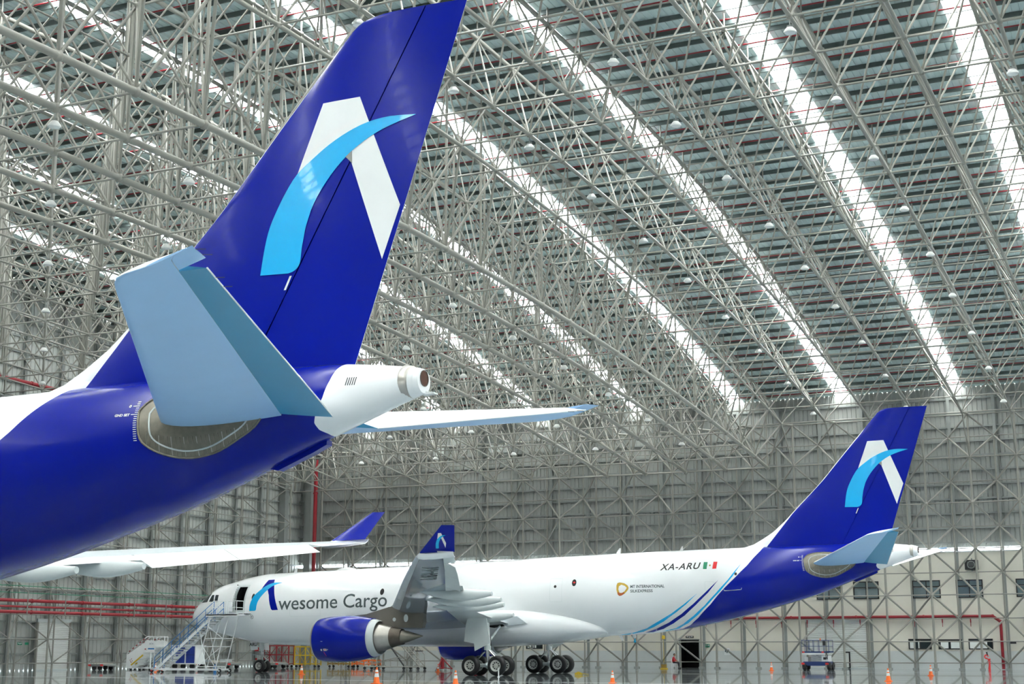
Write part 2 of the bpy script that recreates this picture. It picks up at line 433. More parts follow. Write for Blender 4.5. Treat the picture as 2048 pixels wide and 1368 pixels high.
wallframe(wall_back, lambda i, z: (-17.9 - 3.946 * (i - 15), 134.2, z), lambda i, z: (-17.9 - 3.946 * (i - 15) - 1.973, 135.7, z), 33, 32,
          [2.4, 6.4, 10.4, 14.4, 18.4, 22.2], [0.55, 4.4, 8.4, 12.4, 16.4, 20.4], 0.10, 0.085, 23)
for i in range(33):
    for px, py in ((-17.9 - 3.946 * (i - 15), 134.2), (-17.9 - 3.946 * (i - 15) - 1.973, 135.7)):
        if -80 < px < -8: MB().box((px, py, 0.06), (0.45, 0.45, 0.12)).box((px, py, 0.3), (0.3, 0.05, 0.5)).build('post_base', M['steeld'], wall_back)
# bars that carry the roof frame's last row down to the wall frame
L = []
for i, x in enumerate(XM):
    if x < XL + 2: continue
    j = len(YM) - 1
    k = round((-17.9 - x) / 3.946) + 15
    if 0 <= k < 33: L.append((pm_[i, j], (-17.9 - 3.946 * (k - 15), 134.2, 22.2), 0.09)); L.append((pm_[i, j], (-17.9 - 3.946 * (k - 15), 134.2, 18.4), 0.07))
bars(wall_back, L, M['steel'], 'tie_strut', 60)
# dark room behind the doorway
rb = MB().box2((DX0 - 0.6, YB + 3.4, -0.02), (DX1 + 0.6, YB + 3.5, 3)).box2((DX0 - 0.7, YB + 0.1, -0.02), (DX0 - 0.6, YB + 3.5, 3)).box2((DX1 + 0.6, YB + 0.1, -0.02), (DX1 + 0.7, YB + 3.5, 3)).box2((DX0 - 0.7, YB + 0.1, 2.9), (DX1 + 0.7, YB + 3.5, 3)).box2((DX0 - 0.7, YB, -0.1), (DX1 + 0.7, YB + 3.5, -0.0))
d1 = struct('door_1', rb, M['dark'])
MB().box2((DX0 - 0.06, YC - 0.09, 0), (DX0 + 0.03, YC + 0.1, DZ)).box2((DX1 - 0.03, YC - 0.09, 0), (DX1 + 0.06, YC + 0.1, DZ)).box2((DX0 - 0.06, YC - 0.09, DZ - 0.03), (DX1 + 0.06, YC + 0.1, DZ + 0.06)).build('door_frame', M['steeld'], d1)
# big roller doors, the right one with a small door in it
def roller(n, x0, x1, z1, y, axis='x'):
    rd = MB()
    k = int(z1 / 0.16); h = z1 / k
    def P(u, d, z): return (u, y - d, z) if axis == 'x' else (y + d, u, z)
    for i in range(k):
        rd.grid([[P(x0, 0.0, i * h), P(x1, 0.0, i * h)], [P(x0, 0.04, (i + 0.25) * h), P(x1, 0.04, (i + 0.25) * h)], [P(x0, 0.04, (i + 0.75) * h), P(x1, 0.04, (i + 0.75) * h)], [P(x0, 0.0, (i + 1) * h), P(x1, 0.0, (i + 1) * h)]])
    o = struct(n, rd, M['roller'], fix=False)
    fr = MB()
    for a in (x0 - 0.14, x1):
        c0 = P(a, -0.05, 0); c1 = P(a + 0.14, 0.14, z1 + 0.1); fr.box2(c0, c1)
    fr.build('door_guide', M['steel'], o)
    MB().box2(P(x0 - 0.14, -0.05, z1), P(x1 + 0.14, 0.14, z1 + 0.3)).build('door_housing', M['greypanel'], o)
    MB().box2(P(x0, -0.0, 0), P(x1, 0.1, 0.12)).build('bottom_bar', M['greypanel'], o)
    return o
d2 = roller('door_2', -33.6, -28.2, 4.1, YC - 0.08)
fx0, fx1 = -30.35, -29.75
fr = MB().box2((fx0, YC - 0.2, 0.05), (fx0 + 0.12, YC - 0.1, 1.5)).box2((fx1 - 0.12, YC - 0.2, 0.05), (fx1, YC - 0.1, 1.5)).box2((fx0, YC - 0.2, 1.4), (fx1, YC - 0.1, 1.52)).box2((fx0, YC - 0.2, 0.03), (fx1, YC - 0.1, 0.12))
d2b = struct('door_3', fr, M['black'])
MB().box2((fx0 + 0.1, YC - 0.16, 0.1), (fx1 - 0.1, YC - 0.11, 1.42)).build('door_leaf', M['roller'], d2b)
MB().ball((fx0 + 0.14, YC - 0.2, 0.95), 0.05).build('door_handle', M['black'], d2b)
roller('door_4', -14.4, -9.6, 4.2, YC - 0.08)
# windows of the offices
def window(n, x0, x1, z0, z1, style):
    y = YC - 0.03; t = 0.09
    f = MB().box2((x0, y - 0.1, z0), (x0 + t, y, z1)).box2((x1 - t, y - 0.1, z0), (x1, y, z1)).box2((x0, y - 0.1, z0), (x1, y, z0 + t)).box2((x0, y - 0.1, z1 - t), (x1, y, z1))
    mid = (x0 + x1) / 2
    f.box2((mid - t / 2, y - 0.1, z0), (mid + t / 2, y, z1))
    if style == 'upper': f.box2((x0, y - 0.1, z0 + (z1 - z0) * 0.62), (x1, y, z0 + (z1 - z0) * 0.62 + t))
    o = struct(n, f, M['black'])
    if style == 'upper':
        zc = z0 + (z1 - z0) * 0.62
        for a, c in ((x0, mid), (mid, x1)):
            for e, g in ((z0, zc), (zc, z1)): MB().box2((a + 0.03, y - 0.04, e + 0.03), (c - 0.03, y - 0.02, g - 0.03)).build('pane', M['glassblue'], o)
    else:
        for a, c in ((x0, mid), (mid, x1)): MB().box2((a + 0.03, y - 0.04, z0 + 0.03), (c - 0.03, y - 0.02, z1 - 0.03)).build('pane', M['glassdark'], o)
        w = x1 - x0
        for a, c in style: MB().box2((x0 + w * a, y - 0.075, z0 + t), (x0 + w * c, y - 0.045, z1 - 0.25)).build('blind', M['blind'], o)
n = 1
for x0, x1 in ((-32.6, -30.3), (-29.2, -26.9), (-23.9, -21.45), (-20.1, -17.8), (-15.0, -12.6)): window('window_%d' % n, x0, x1, 6.2, 7.78, 'upper'); n += 1
window('window_6', -24.5, -22.5, 1.72, 2.64, ((0.06, 0.22), (0.42, 0.52)))
window('window_7', -21.9, -19.85, 1.72, 2.6, ((0.1, 0.42), (0.52, 0.9)))
window('window_8', -19.3, -17.25, 1.72, 2.64, ((0.04, 0.48), (0.52, 0.76)))
window('window_9', -62.1, -60.3, 1.75, 2.35, ((0.1, 0.32), (0.4, 0.62)))
# two glazed openings high in the back wall
for n_, x0, x1 in (('window_10', -66.5, -63.8), ('window_11', -73.0, -71.6)):
    f = MB().box2((x0, YB - 0.2, 21.6), (x1, YB - 0.02, 21.7)).box2((x0, YB - 0.2, 22.75), (x1, YB - 0.02, 22.85)).box2((x0, YB - 0.2, 21.6), (x0 + 0.08, YB - 0.02, 22.85)).box2((x1 - 0.08, YB - 0.2, 21.6), (x1, YB - 0.02, 22.85))
    o = struct(n_, f, M['steeld']); 
    MB().box2((x0 + 0.05, YB - 0.06, 21.65), (x1 - 0.05, YB - 0.03, 22.8)).build('pane', M['blind'], o)
    for k in range(1, 7): MB().box2((x0 + 0.05, YB - 0.1, 21.65 + k * 0.16), (x1 - 0.05, YB - 0.05, 21.67 + k * 0.16)).build('louvre', M['greypanel'], o)

# ---- left wall
lwm = MB(); ys = []
y = YF
while y < YB - 0.2:
    for dy, dx in ((0, 0), (0.36, 0), (0.40, -0.07), (0.48, -0.07)): ys.append((y + dy, dx))
    y += 0.52
rows = [[(XL + dx, y, 0) for y, dx in ys], [(XL + dx, y, zr(y) + 0.1) for y, dx in ys]]
lwm.grid(rows); wall_left = struct('wall_left', lwm, M['cladleft'], fix=False)
LYk = [109.1 + 4.41 * k for k in range(-27, 6)]
for i in range(22):
    z = 1.3 + 1.32 * i
    yy = [y for y in range(int(YF) + 1, int(YB) + 1) if zr(y) > z + 0.5]
    if yy: MB().box2((XL + 0.03, yy[0], z), (XL + 0.2, yy[-1], z + 0.13)).build('girt', M['steeld'], wall_left)
for y0 in LYk:
    y = y0 + 2.2
    if y > YF + 1: MB().box2((XL + 0.22, y - 0.18, 0), (XL + 0.26, y + 0.18, zr(y) - 0.2)).box2((XL + 0.22, y - 0.02, 0), (XL + 0.42, y + 0.02, zr(y) - 0.2)).box2((XL + 0.38, y - 0.15, 0), (XL + 0.42, y + 0.15, zr(y) - 0.2)).build('column', M['steeld'], wall_left)
wallframe(wall_left, lambda i, z: (-86.9, 131.15 - 4.41 * i, z), lambda i, z: (-88.3, 131.15 - 4.41 * i - 2.2, z), 24, 23, [2.55, 6.6, 10.65, 14.7, 18.7], [0.6, 4.55, 8.6, 12.65, 16.7, 20.5], 0.085, 0.055, 21)
MB().box2((XL + 0.1, 132.6, 0), (XL + 0.9, 133.3, zr(133) - 0.5)).box2((XL + 1.3, YB - 1.2, 0), (XL + 2.1, YB - 0.6, zr(YB) - 0.5)).build('corner_column', M['steeld'], wall_left)
roller('door_5', 96.6, 100.4, 3.95, XL + 0.75, axis='y')
# right wall, out of the picture, closes the hall
struct('wall_right', MB().box2((XR, YF, 0), (XR + 0.2, YB, 26)).box2((XR, 20, 26), (XR + 0.2, 104, 33.5)), M['clad'])

# unseen front wall, doors shut to keep bright reflections off the blue paint
fw = MB(); fw.grid([[(x, YF, 0.0) for x in (XL, XR)], [(x, YF, zr(YF) + 0.1) for x in (XL, XR)]])
struct('wall_front', fw, M['clad'], fix=False)

# ---- red fire mains
def pipe(name, pts, r, label, cat='pipe', hang=None):
    o = thing(name, label, cat, pts[0]); q = [Vector(p) - Vector(pts[0]) for p in pts]
    b = MB()
    for a, c in zip(q[:-1], q[1:]): b.tube(a, c, r, 10)
    for c in q[1:-1]: b.ball(c, r * 1.25, 10, 6)
    b.build('pipe_run', M['red'], o, smooth=50)
    d = (q[1] - q[0]).normalized(); ln = (q[1] - q[0]).length; t = 3.0
    while t < ln - 1: 
        MB().tube(q[0] + d * (t - 0.07), q[0] + d * (t + 0.07), r * 1.3, 10).build('pipe_coupling', M['red'], o, smooth=50); t += 6.0
    return o
for z, r, w in ((5.58, 0.135, 'topmost and thick'), (5.10, 0.085, 'middle and thinner'), (4.68, 0.135, 'lowest and thick')):
    o = pipe('fire_main', [(-86.2, 48, z), (-86.2, 124.5, z)], r, 'long red fire main along the left wall, %s of the three' % w)
MB().path([(-86.3, 50, 6.2), (-86.3, 131, 6.2)], 0.03, 5).path([(-86.3, 50, 6.75), (-86.3, 131, 6.75)], 0.03, 5).build('cable_rail', M['green'], wall_left)
for y0 in LYk:
    if y0 > 50: MB().tube((-86.05, y0 + 0.9, 4.5), (-86.05, y0 + 0.9, 6.3), 0.045, 6).tube((-86.05, y0 + 0.9, 6.3), (-86.9, y0 - 0.05, 7.4), 0.045, 6).build('pipe_hanger', M['steel'], wall_left)
o = pipe('fire_main', [(-85.3, 133.4, 3.0), (-85.3, 133.4, 21.6)], 0.21, 'thick upright red riser in the far left corner')
o = pipe('fire_main', [(-85.9, 130, 22.6), (-85.9, 66, 23.4)], 0.16, 'red main climbing under the roof along the left wall top')
o = pipe('fire_main', [(-50, YC - 0.4, 4.58), (-17.1, YC - 0.4, 4.58), (-16.45, YC - 0.4, 4.1), (-16.45, YC - 0.4, 0.05)], 0.13, 'red fire main along the back wall turning down to the floor')
for i in range(13):
    x = -48 + 2.42 * i - o.location.x
    MB().box((x, -0.1, -0.35), (0.09, 0.12, 0.4)).tube((x, -0.1, -0.15), (x, -0.1, -0.9), 0.03, 6).build('bracket', M['red'], o)

# ---- high-bay lamps under the lower joints
def make_lamp():
    t = thing('high_bay_lamp', 'white round high-bay lamp hanging under a joint of the roof frame', 'lamp', (0, 0, 0), 0, 'high-bay lamps hanging from the roof frame')
    MB().tube((0, 0, 0), (0, 0, -0.28), 0.03, 6).tube((-0.12, 0, -0.28), (0.12, 0, -0.28), 0.025, 6).tube((-0.12, 0, -0.28), (-0.12, 0, -0.42), 0.02, 5).tube((0.12, 0, -0.28), (0.12, 0, -0.42), 0.02, 5).build('hanger', M['steeld'], t)
    MB().lathe((0, 0, -0.36), (0, 0, -1), [(0, 0.08), (0.02, 0.14), (0.12, 0.22), (0.18, 0.27), (0.26, 0.27)], 14, capa=True).build('housing', M['lampbody'], t, smooth=40)
    MB().lathe((0, 0, -0.6), (0, 0, -1), [(0, 0.25), (0.03, 0.22), (0.045, 0.0)], 14).build('lens', M['lampglass'], t, smooth=40)
    return t
spots = []
for i in range(11):
    x = -5.9 - 8 * i
    for m in range(-8, 8):
        y = 66.32 + 8.64 * m
        if x > -34: p = (x, y, zm(y) - 0.15)
        else:
            x_ = x - 2.0 if x - 2 > XL + 2 else x; y = 59.84 + 8.64 * m; p = (x - 2.0, y, z3(y) - 0.2)
        if not (YM[0] < y < YM[-1] + 0.1): continue
        s = seen(p)
        if s and -20 < s[0] < 2068 and -20 < s[1] < 1368: spots.append(p)
lamp = make_lamp()
for i, p in enumerate(spots):
    o = lamp if i == 0 else copy_tree(lamp); o.location = p
# ================================================================== THE FREIGHTERS (x aft from the nose, y to port, z up)
def lerp(t, X, Y):
    if t <= X[0]: return Y[0]
    for a in range(len(X) - 1):
        if t <= X[a + 1]: return Y[a] + (Y[a + 1] - Y[a]) * (t - X[a]) / (X[a + 1] - X[a])
    return Y[-1]
FT = [(-0.05,4.2,4.2,0.001),(.02,4.42,3.98,.22),(0.1,4.55,3.85,.38),(0.35,4.9,3.68,.68),(.7,5.25,3.52,.98),(1.3,5.73,3.33,1.36),(2,6.2,3.13,1.70),(3,6.72,2.9,2.07),(4.3,7.03,2.62,2.4),(5.9,7.38,2.33,2.65),(7.4,7.57,2.14,2.77),(10.8,7.67,2.05,2.82),(14.5,7.77,2.13,2.82),(20,7.92,2.28,2.82),(27,8.12,2.48,2.82),(35,8.36,2.68,2.82),(37,8.41,2.72,2.82),(38.7,8.45,2.82,2.8),(41.4,8.5,3.12,2.68),(43.2,8.53,3.45,2.5),(45.7,8.57,3.98,2.2),(49.1,8.62,4.88,1.72),(50.8,8.65,5.38,1.47),(52.5,8.66,6.0,1.2),(54.8,8.64,6.87,.82),(55.8,8.55,7.22,.64),(56.6,8.46,7.5,.47),(57.2,8.37,7.7,.36)]
FX = [r[0] for r in FT]; FC = [[r[i] for r in FT] for i in (1, 2, 3)]
def _pchip(X, Y):
    n = len(X); h = [X[i+1]-X[i] for i in range(n-1)]; d = [(Y[i+1]-Y[i])/h[i] for i in range(n-1)]
    m = [d[0]] + [0]*(n-2) + [d[-1]]
    for i in range(1, n-1):
        if d[i-1]*d[i] > 0:
            w1 = 2*h[i]+h[i-1]; w2 = h[i]+2*h[i-1]; m[i] = (w1+w2)/(w1/d[i-1]+w2/d[i])
    def f(x):
        if x <= X[0]: return Y[0]
        if x >= X[-1]: return Y[-1]
        i = max(k for k in range(n-1) if X[k] <= x); t = (x-X[i])/h[i]
        return (Y[i]*(1+2*t)*(1-t)**2 + h[i]*m[i]*t*(1-t)**2 + Y[i+1]*t*t*(3-2*t) + h[i]*m[i+1]*t*t*(t-1))
    return f
f_top, f_bot, f_wid = [_pchip(FX, c) for c in FC]
_sc = {}
def sec(x):
    k = round(x, 4)
    if k not in _sc: _sc[k] = (f_top(k), f_bot(k), f_wid(k))
    return _sc[k]
def ysurf(x, z):
    t, b, w = sec(x); c = (t + b) / 2; a = (t - b) / 2
    q = 1 - ((z - c) / a) ** 2
    return w * math.sqrt(q) if q > 0 else 0.0
def V(x, y, z): return (x, -y, z)
BND = [(47.18,8.45),(47.12,8.26),(47.01,8.09),(46.41,7.26),(45.62,6.46),(44.77,5.67),(43.83,4.72),(42.77,3.85),(42.03,3.38),(41.28,3.13),(40.5,3.02)]
CON = [(55.3,8.6),(55.22,8.42),(55.15,8.11),(55.0,7.68),(54.82,7.4),(54.69,7.12),(54.73,6.98),(54.84,6.91)]
def stab_of(L):
    o = sorted(((z - (sec(x)[0] + sec(x)[1]) / 2) / ((sec(x)[0] - sec(x)[1]) / 2), x) for x, z in L)
    return [max(-1, min(1, a)) for a, _ in o], [b for _, b in o]
bS, bX = stab_of(BND); cS, cX = stab_of(CON)
bS = [-1.0] + bS; bX = [39.6] + bX
NTH = 112
ST1 = [-0.05, -0.02, .02, .06, .1, .2, .35, .5, .7, 1.0, 1.3, 1.65, 2, 2.5, 3, 3.6, 4.3] + [4.7 + .1 * i for i in range(26)] + [7.4, 8, 9, 10, 11] + [12.5 + 1.5 * i for i in range(16)] + [36]
def fuselage(parent):
    rows = []; nz = []
    for k in range(NTH):
        th = 2 * math.pi * k / NTH; s, c = math.sin(th), math.cos(th)
        xb = lerp(s, bS, bX); xc = lerp(s, cS, cX)
        X = list(ST1) + [36 + (xb - 36) * i / 10 for i in range(1, 11)]; n1 = len(X) - 1
        X += [xb + (xc - xb) * i / 28 for i in range(1, 29)]; n2 = len(X) - 1
        X += [xc + (57.2 - xc) * i / 8 for i in range(1, 9)]
        r = []
        for x in X:
            t, b, w = sec(x); r.append(V(x, w * c, (t + b) / 2 + (t - b) / 2 * s))
        rows.append(r)
    n = len(rows[0]); vs = [p for r in rows for p in r]; b = MB(); b.v = vs
    for k in range(NTH):
        k2 = (k + 1) % NTH
        for i in range(n - 1):
            x, y, z = [(vs[k * n + i][a] + vs[k2 * n + i + 1][a]) / 2 for a in range(3)]
            if y < 0 and 5.72 < x < 6.62 and 4.66 < z < 6.58: continue       # the open forward door
            b.f.append((k * n + i, k * n + i + 1, k2 * n + i + 1, k2 * n + i)); b.m.append(0 if i < n1 else (1 if i < n2 else 0))
    return b.build('fuselage', [M['white'], M['blue']], parent, smooth=40)
def decal_poly(poly, mi, b, surf, off, side=1, cell=0.16):
    """flat outline in (x,z) laid on a surface y=surf(x,z), standing off by `off`"""
    bm = bmesh.new(); vs = [bm.verts.new((p[0], 0, p[1])) for p in poly]; bm.faces.new(vs)
    bmesh.ops.triangulate(bm, faces=bm.faces[:])
    decal_bm(bm, mi, b, surf, off, side, cell)
def decal_bm(bm, mi, b, surf, off, side=1, cell=0.16):
    zs = [v.co.z for v in bm.verts]; xs = [v.co.x for v in bm.verts]
    for lo, hi, ax in ((min(zs), max(zs), 2), (min(xs), max(xs), 0)):
        st = cell if ax == 2 else cell * 2.5; k = math.floor(lo / st) + 1
        while k * st < hi:
            co = [0, 0, 0]; no = [0, 0, 0]; co[ax] = k * st; no[ax] = 1
            bmesh.ops.bisect_plane(bm, geom=bm.verts[:] + bm.edges[:] + bm.faces[:], plane_co=co, plane_no=no); k += 1
    bm.verts.index_update()
    b.add([V(v.co.x, side * (surf(v.co.x, v.co.z) + off), v.co.z) for v in bm.verts], [tuple(v.index for v in f.verts) for f in bm.faces], mi)
    bm.free()
def decal_text(s, x0, x1, z0, cap, slope, b, surf, off, shear=0.0, bold=0.0, spacing=1.0):
    me = text_mesh(s, cap / 0.727, shear, bold, spacing); xs = [v.co.x for v in me.vertices]; k = (x1 - x0) / (max(xs) - min(xs)); m0 = min(xs)
    bm = bmesh.new(); bm.from_mesh(me)
    for v in bm.verts:
        x = x0 + (v.co.x - m0) * k; v.co = (x, 0, z0 + v.co.y + slope * (x - x0))
    decal_bm(bm, 0, b, surf, off, 1, 0.2); D.meshes.remove(me)
def ell(cx, cz, rx, rz, n=16): return [(cx + rx * math.cos(2 * math.pi * i / n), cz + rz * math.sin(2 * math.pi * i / n)) for i in range(n)]
# fin
ZL = [8.0,8.2,8.5,8.66,9.02,9.56,10.31,10.93,12.77,15.19,16.95,17.25,17.38,17.46,17.5,17.53]
XL_ = [44.0,44.6,45.2,46.15,46.86,47.75,48.64,49.25,51.13,53.26,54.85,55.13,55.29,55.44,55.6,55.85]
def xle(z): return lerp(z, ZL, XL_)
def xte(z): return 58.4 + (z - 17.51) * .334
def xh(z): return 52.55 + (z - 8.8) * .541
def naca(t):
    t = max(0, min(1, t)); return 10 * (.2969 * math.sqrt(t) - .126 * t - .3516 * t * t + .2843 * t ** 3 - .1015 * t ** 4)
def finy(x, z):
    c = xte(z) - (47.06 + .94 * (z - 8.6)); a = xle(z)
    return max(0.004, .043 * c * naca((x - a) / (xte(z) - a)))
def fin(parent):
    zs = [8.0, 8.2, 8.35, 8.5, 8.6, 8.75, 8.9, 9.1, 9.35, 9.6, 9.9, 10.2, 10.5, 10.75, 10.93] + [11.4 + .5 * i for i in range(11)] + [16.8, 16.95, 17.1, 17.25, 17.32, 17.38, 17.42, 17.46, 17.5, 17.53]
    for part in ('fin', 'rudder'):
        b = MB(); rows = {1: [], -1: []}
        for z in zs:
            if part == 'rudder' and z < 8.55: continue
            a = xle(z); h = xh(z)
            if part == 'fin':
                xw = max(a + .07, 47.2 + (z - 8.35) * (49.3 - 47.2) / (10.93 - 8.35)) if z < 10.93 else a + (.07 if z < 16.2 else .01)
                X = [a + (xw - a) * (i / 5) ** 1.6 for i in range(6)] + [xw + (h - xw) * i / 16 for i in range(1, 17)]
            else: X = [h + .035 + (xte(z) - h - .035) * i / 8 for i in range(9)]
            for s in (1, -1): rows[s].append([V(x, s * (finy(x, z) if i or part == 'rudder' else 0.0), z) for i, x in enumerate(X)])
        for s in (1, -1):
            R = rows[s]; k = len(R[0]); vs = [p for r in R for p in r]; o = len(b.v); b.v += vs
            for j in range(len(R) - 1):
                for i in range(k - 1):
                    b.f.append((o + j * k + i, o + j * k + i + 1, o + (j + 1) * k + i + 1, o + (j + 1) * k + i)); b.m.append(0 if part == 'fin' and i < 5 else 1)
        top = rows[1][-1] + rows[-1][-1][::-1]; b.add(top, [tuple(range(len(top)))], 1)
        if part == 'rudder':
            b.grid([[p for p in (r1[0], r2[0])] for r1, r2 in zip(rows[1], rows[-1])], 1); b.grid([[p for p in (r1[-1], r2[-1])] for r1, r2 in zip(rows[1], rows[-1])], 0)
            bo = rows[1][0] + rows[-1][0][::-1]; b.add(bo, [tuple(range(len(bo)))], 1)
        o = b.build(part, [M['white'], M['blue']], parent, smooth=35)
    return o
LOGO_A = [(54.42,15.38),(55.49,15.39),(56.61,12.47),(56.13,11.15),(55.28,13.7),(55.02,14.3),(53.74,13.58)]
LOGO_S = [(57.04,14.72),(56.34,14.76),(55.73,14.69),(55.18,14.51),(54.66,14.25),(54.2,13.94),(53.74,13.58),(53.44,13.17),(53.2,12.74),(52.99,12.28),(52.86,11.77),(52.75,11.04),(53.56,11.02),(53.74,11.08),(53.88,11.25),(53.93,11.65),(54.01,12.08),(54.17,12.59),(54.45,13.09),(54.84,13.58),(55.29,13.99),(55.81,14.31),(56.33,14.52)]
def curve(P, n=3):
    out = []
    for i in range(len(P) - 1):
        a, b_, c, d = P[max(0, i - 1)], P[i], P[i + 1], P[min(len(P) - 1, i + 2)]
        for k in range(n):
            t = k / n; out.append(tuple(.5 * (2 * b_[q] + (c[q] - a[q]) * t + (2 * a[q] - 5 * b_[q] + 4 * c[q] - d[q]) * t * t + (3 * b_[q] - a[q] - 3 * c[q] + d[q]) * t ** 3) for q in (0, 1)))
    return out + [P[-1]]
LOGO_S = curve(LOGO_S[:12]) + curve(LOGO_S[12:] + LOGO_S[:1])[:-1]
# lifting surfaces: stations (y, xle, zle, xte, zte, t/c)
def at_st(S, y):
    Y = [s[0] for s in S]; return [y] + [lerp(y, Y, [s[i] for s in S]) for i in range(1, 6)]
def wpt(st, f, up, droop=0.0, fh=0.0):
    y, xl, zl, xt, zt, tc = st; c = xt - xl
    x = xl + f * c; z = zl + f * (zt - zl) + up * tc * .5 * c * naca(f)
    if droop:
        hx = xl + fh * c; hz = zl + fh * (zt - zl); dx, dz = x - hx, z - hz
        x = hx + dx * math.cos(droop) + dz * math.sin(droop); z = hz - dx * math.sin(droop) + dz * math.cos(droop)
    return x, z
def panel(S, y0, y1, f0, f1, side, name, mats, parent, n=8, droop=0.0, ny=None, top=0, bot=1):
    b = MB(); ny = ny or max(2, int(abs(y1 - y0) / .9) + 1); rows = []
    ys = [y0 + (y1 - y0) * i / ny for i in range(ny + 1)]
    for s in S:
        if min(y0, y1) < s[0] < max(y0, y1): ys.append(s[0])
    ys = sorted(set(round(v, 4) for v in ys))
    F = [f0 + (f1 - f0) * (1 - math.cos(math.pi * i / n)) / 2 if f0 == 0 else f0 + (f1 - f0) * i / n for i in range(n + 1)]
    for y in ys:
        st = at_st(S, y); r = []
        for f in F: x, z = wpt(st, f, 1, droop, f0); r.append(V(x, side * y, z))
        for f in F[::-1]: x, z = wpt(st, f, -1, droop, f0); r.append(V(x, side * y, z))
        rows.append(r)
    k = len(rows[0]); o = len(b.v); b.v += [p for r in rows for p in r]
    for j in range(len(rows) - 1):
        for i in range(k):
            b.f.append((j * k + i, j * k + (i + 1) % k, (j + 1) * k + (i + 1) % k, (j + 1) * k + i)); b.m.append(top if i <= n else bot)
    b.f += [tuple(range(k)), tuple(range((len(rows) - 1) * k, len(rows) * k))]; b.m += [bot, bot]
    return b.build(name, mats, parent, smooth=35)
HS = [(0.5, 50.15, 7.20, 55.35, 7.50, .105), (9.0, 55.66, 8.42, 57.72, 8.80, .09), (9.3, 55.87, 8.47, 57.80, 8.83, .09), (9.5, 56.08, 8.50, 57.85, 8.84, .085), (9.62, 56.4, 8.53, 57.89, 8.85, .075), (9.68, 56.9, 8.58, 57.91, 8.86, .05)]
def stabilizer(root, side):
    o = panel(HS, 0.5, 9.68, 0, .70, side, 'stabilizer', [M['white'], M['stab']], root, n=14)
    panel(HS, 9.05, 9.68, .71, 1.0, side, 'tip_edge', [M['white'], M['stab']], o, n=4)
    e = panel(HS, 1.02, 9.0, .705, 1.0, side, 'elevator', [M['white'], M['elev']], o, n=5, droop=math.radians(16))
    tr = MB()
    for y0, y1 in ((1.02, 9.0),):
        a = []
        for y in (y0, y1):
            st = at_st(HS, y); x, z = wpt(st, 1.0, 0, math.radians(16), .705); a.append(V(x + .01, side * y, z))
        tr.tube(a[0], a[1], 0.018, 6)
    tr.build('trailing_strip', M['white'], o)
    for y in (8.2, 8.6, 9.2, 9.5):
        st = at_st(HS, y); x, z = wpt(st, 1.0, 0, math.radians(16) if y < 9 else 0, .705); MB().tube(V(x, side * y, z), V(x + .22, side * y, z - .02), .008, 4).build('static_wick', M['black'], o)
    return o
WS = [(2.2, 17.1, 3.92, 29.4, 3.45, .125), (6, 20.5, 4.27, 29.35, 3.95, .12), (9.4, 23.5, 4.62, 29.4, 4.42, .115), (15, 27.05, 5.25, 31.9, 5.02, .105), (20, 30.2, 5.82, 34.2, 5.56, .10), (25, 33.4, 6.32, 36.5, 6.14, .10), (29.2, 36.1, 6.68, 38.3, 6.62, .09)]
def canoe(root, side, y, xf, zf, xr, zr_, depth, width):
    """flap-track fairing: a long pod hanging under the trailing edge"""
    b = MB(); rows = []
    for i in range(17):
        t = i / 16; x = xf + (xr - xf) * t
        h = depth * (math.sin(math.pi * min(1, t / .62) / 2) ** .8 if t < .62 else 1 - .62 * ((t - .62) / .38) ** 1.6); wd = width * .5 * (math.sin(math.pi * min(1, t / .5) / 2) ** .9 if t < .5 else 1 - .55 * ((t - .5) / .5) ** 1.5)
        h = max(h, .01); wd = max(wd, .01); zc = zf + (zr_ - zf) * t + .10
        rows.append([V(x, side * (y + wd * math.cos(2 * math.pi * k / 16)), zc - .12 + (h * .5) * math.sin(2 * math.pi * k / 16) - h * .28) for k in range(16)])
    b.grid(rows, 0, close=True); b.add(rows[-1], [tuple(range(16))], 0)
    return b.build('flap_fairing', M['greypanel'], root, smooth=50)
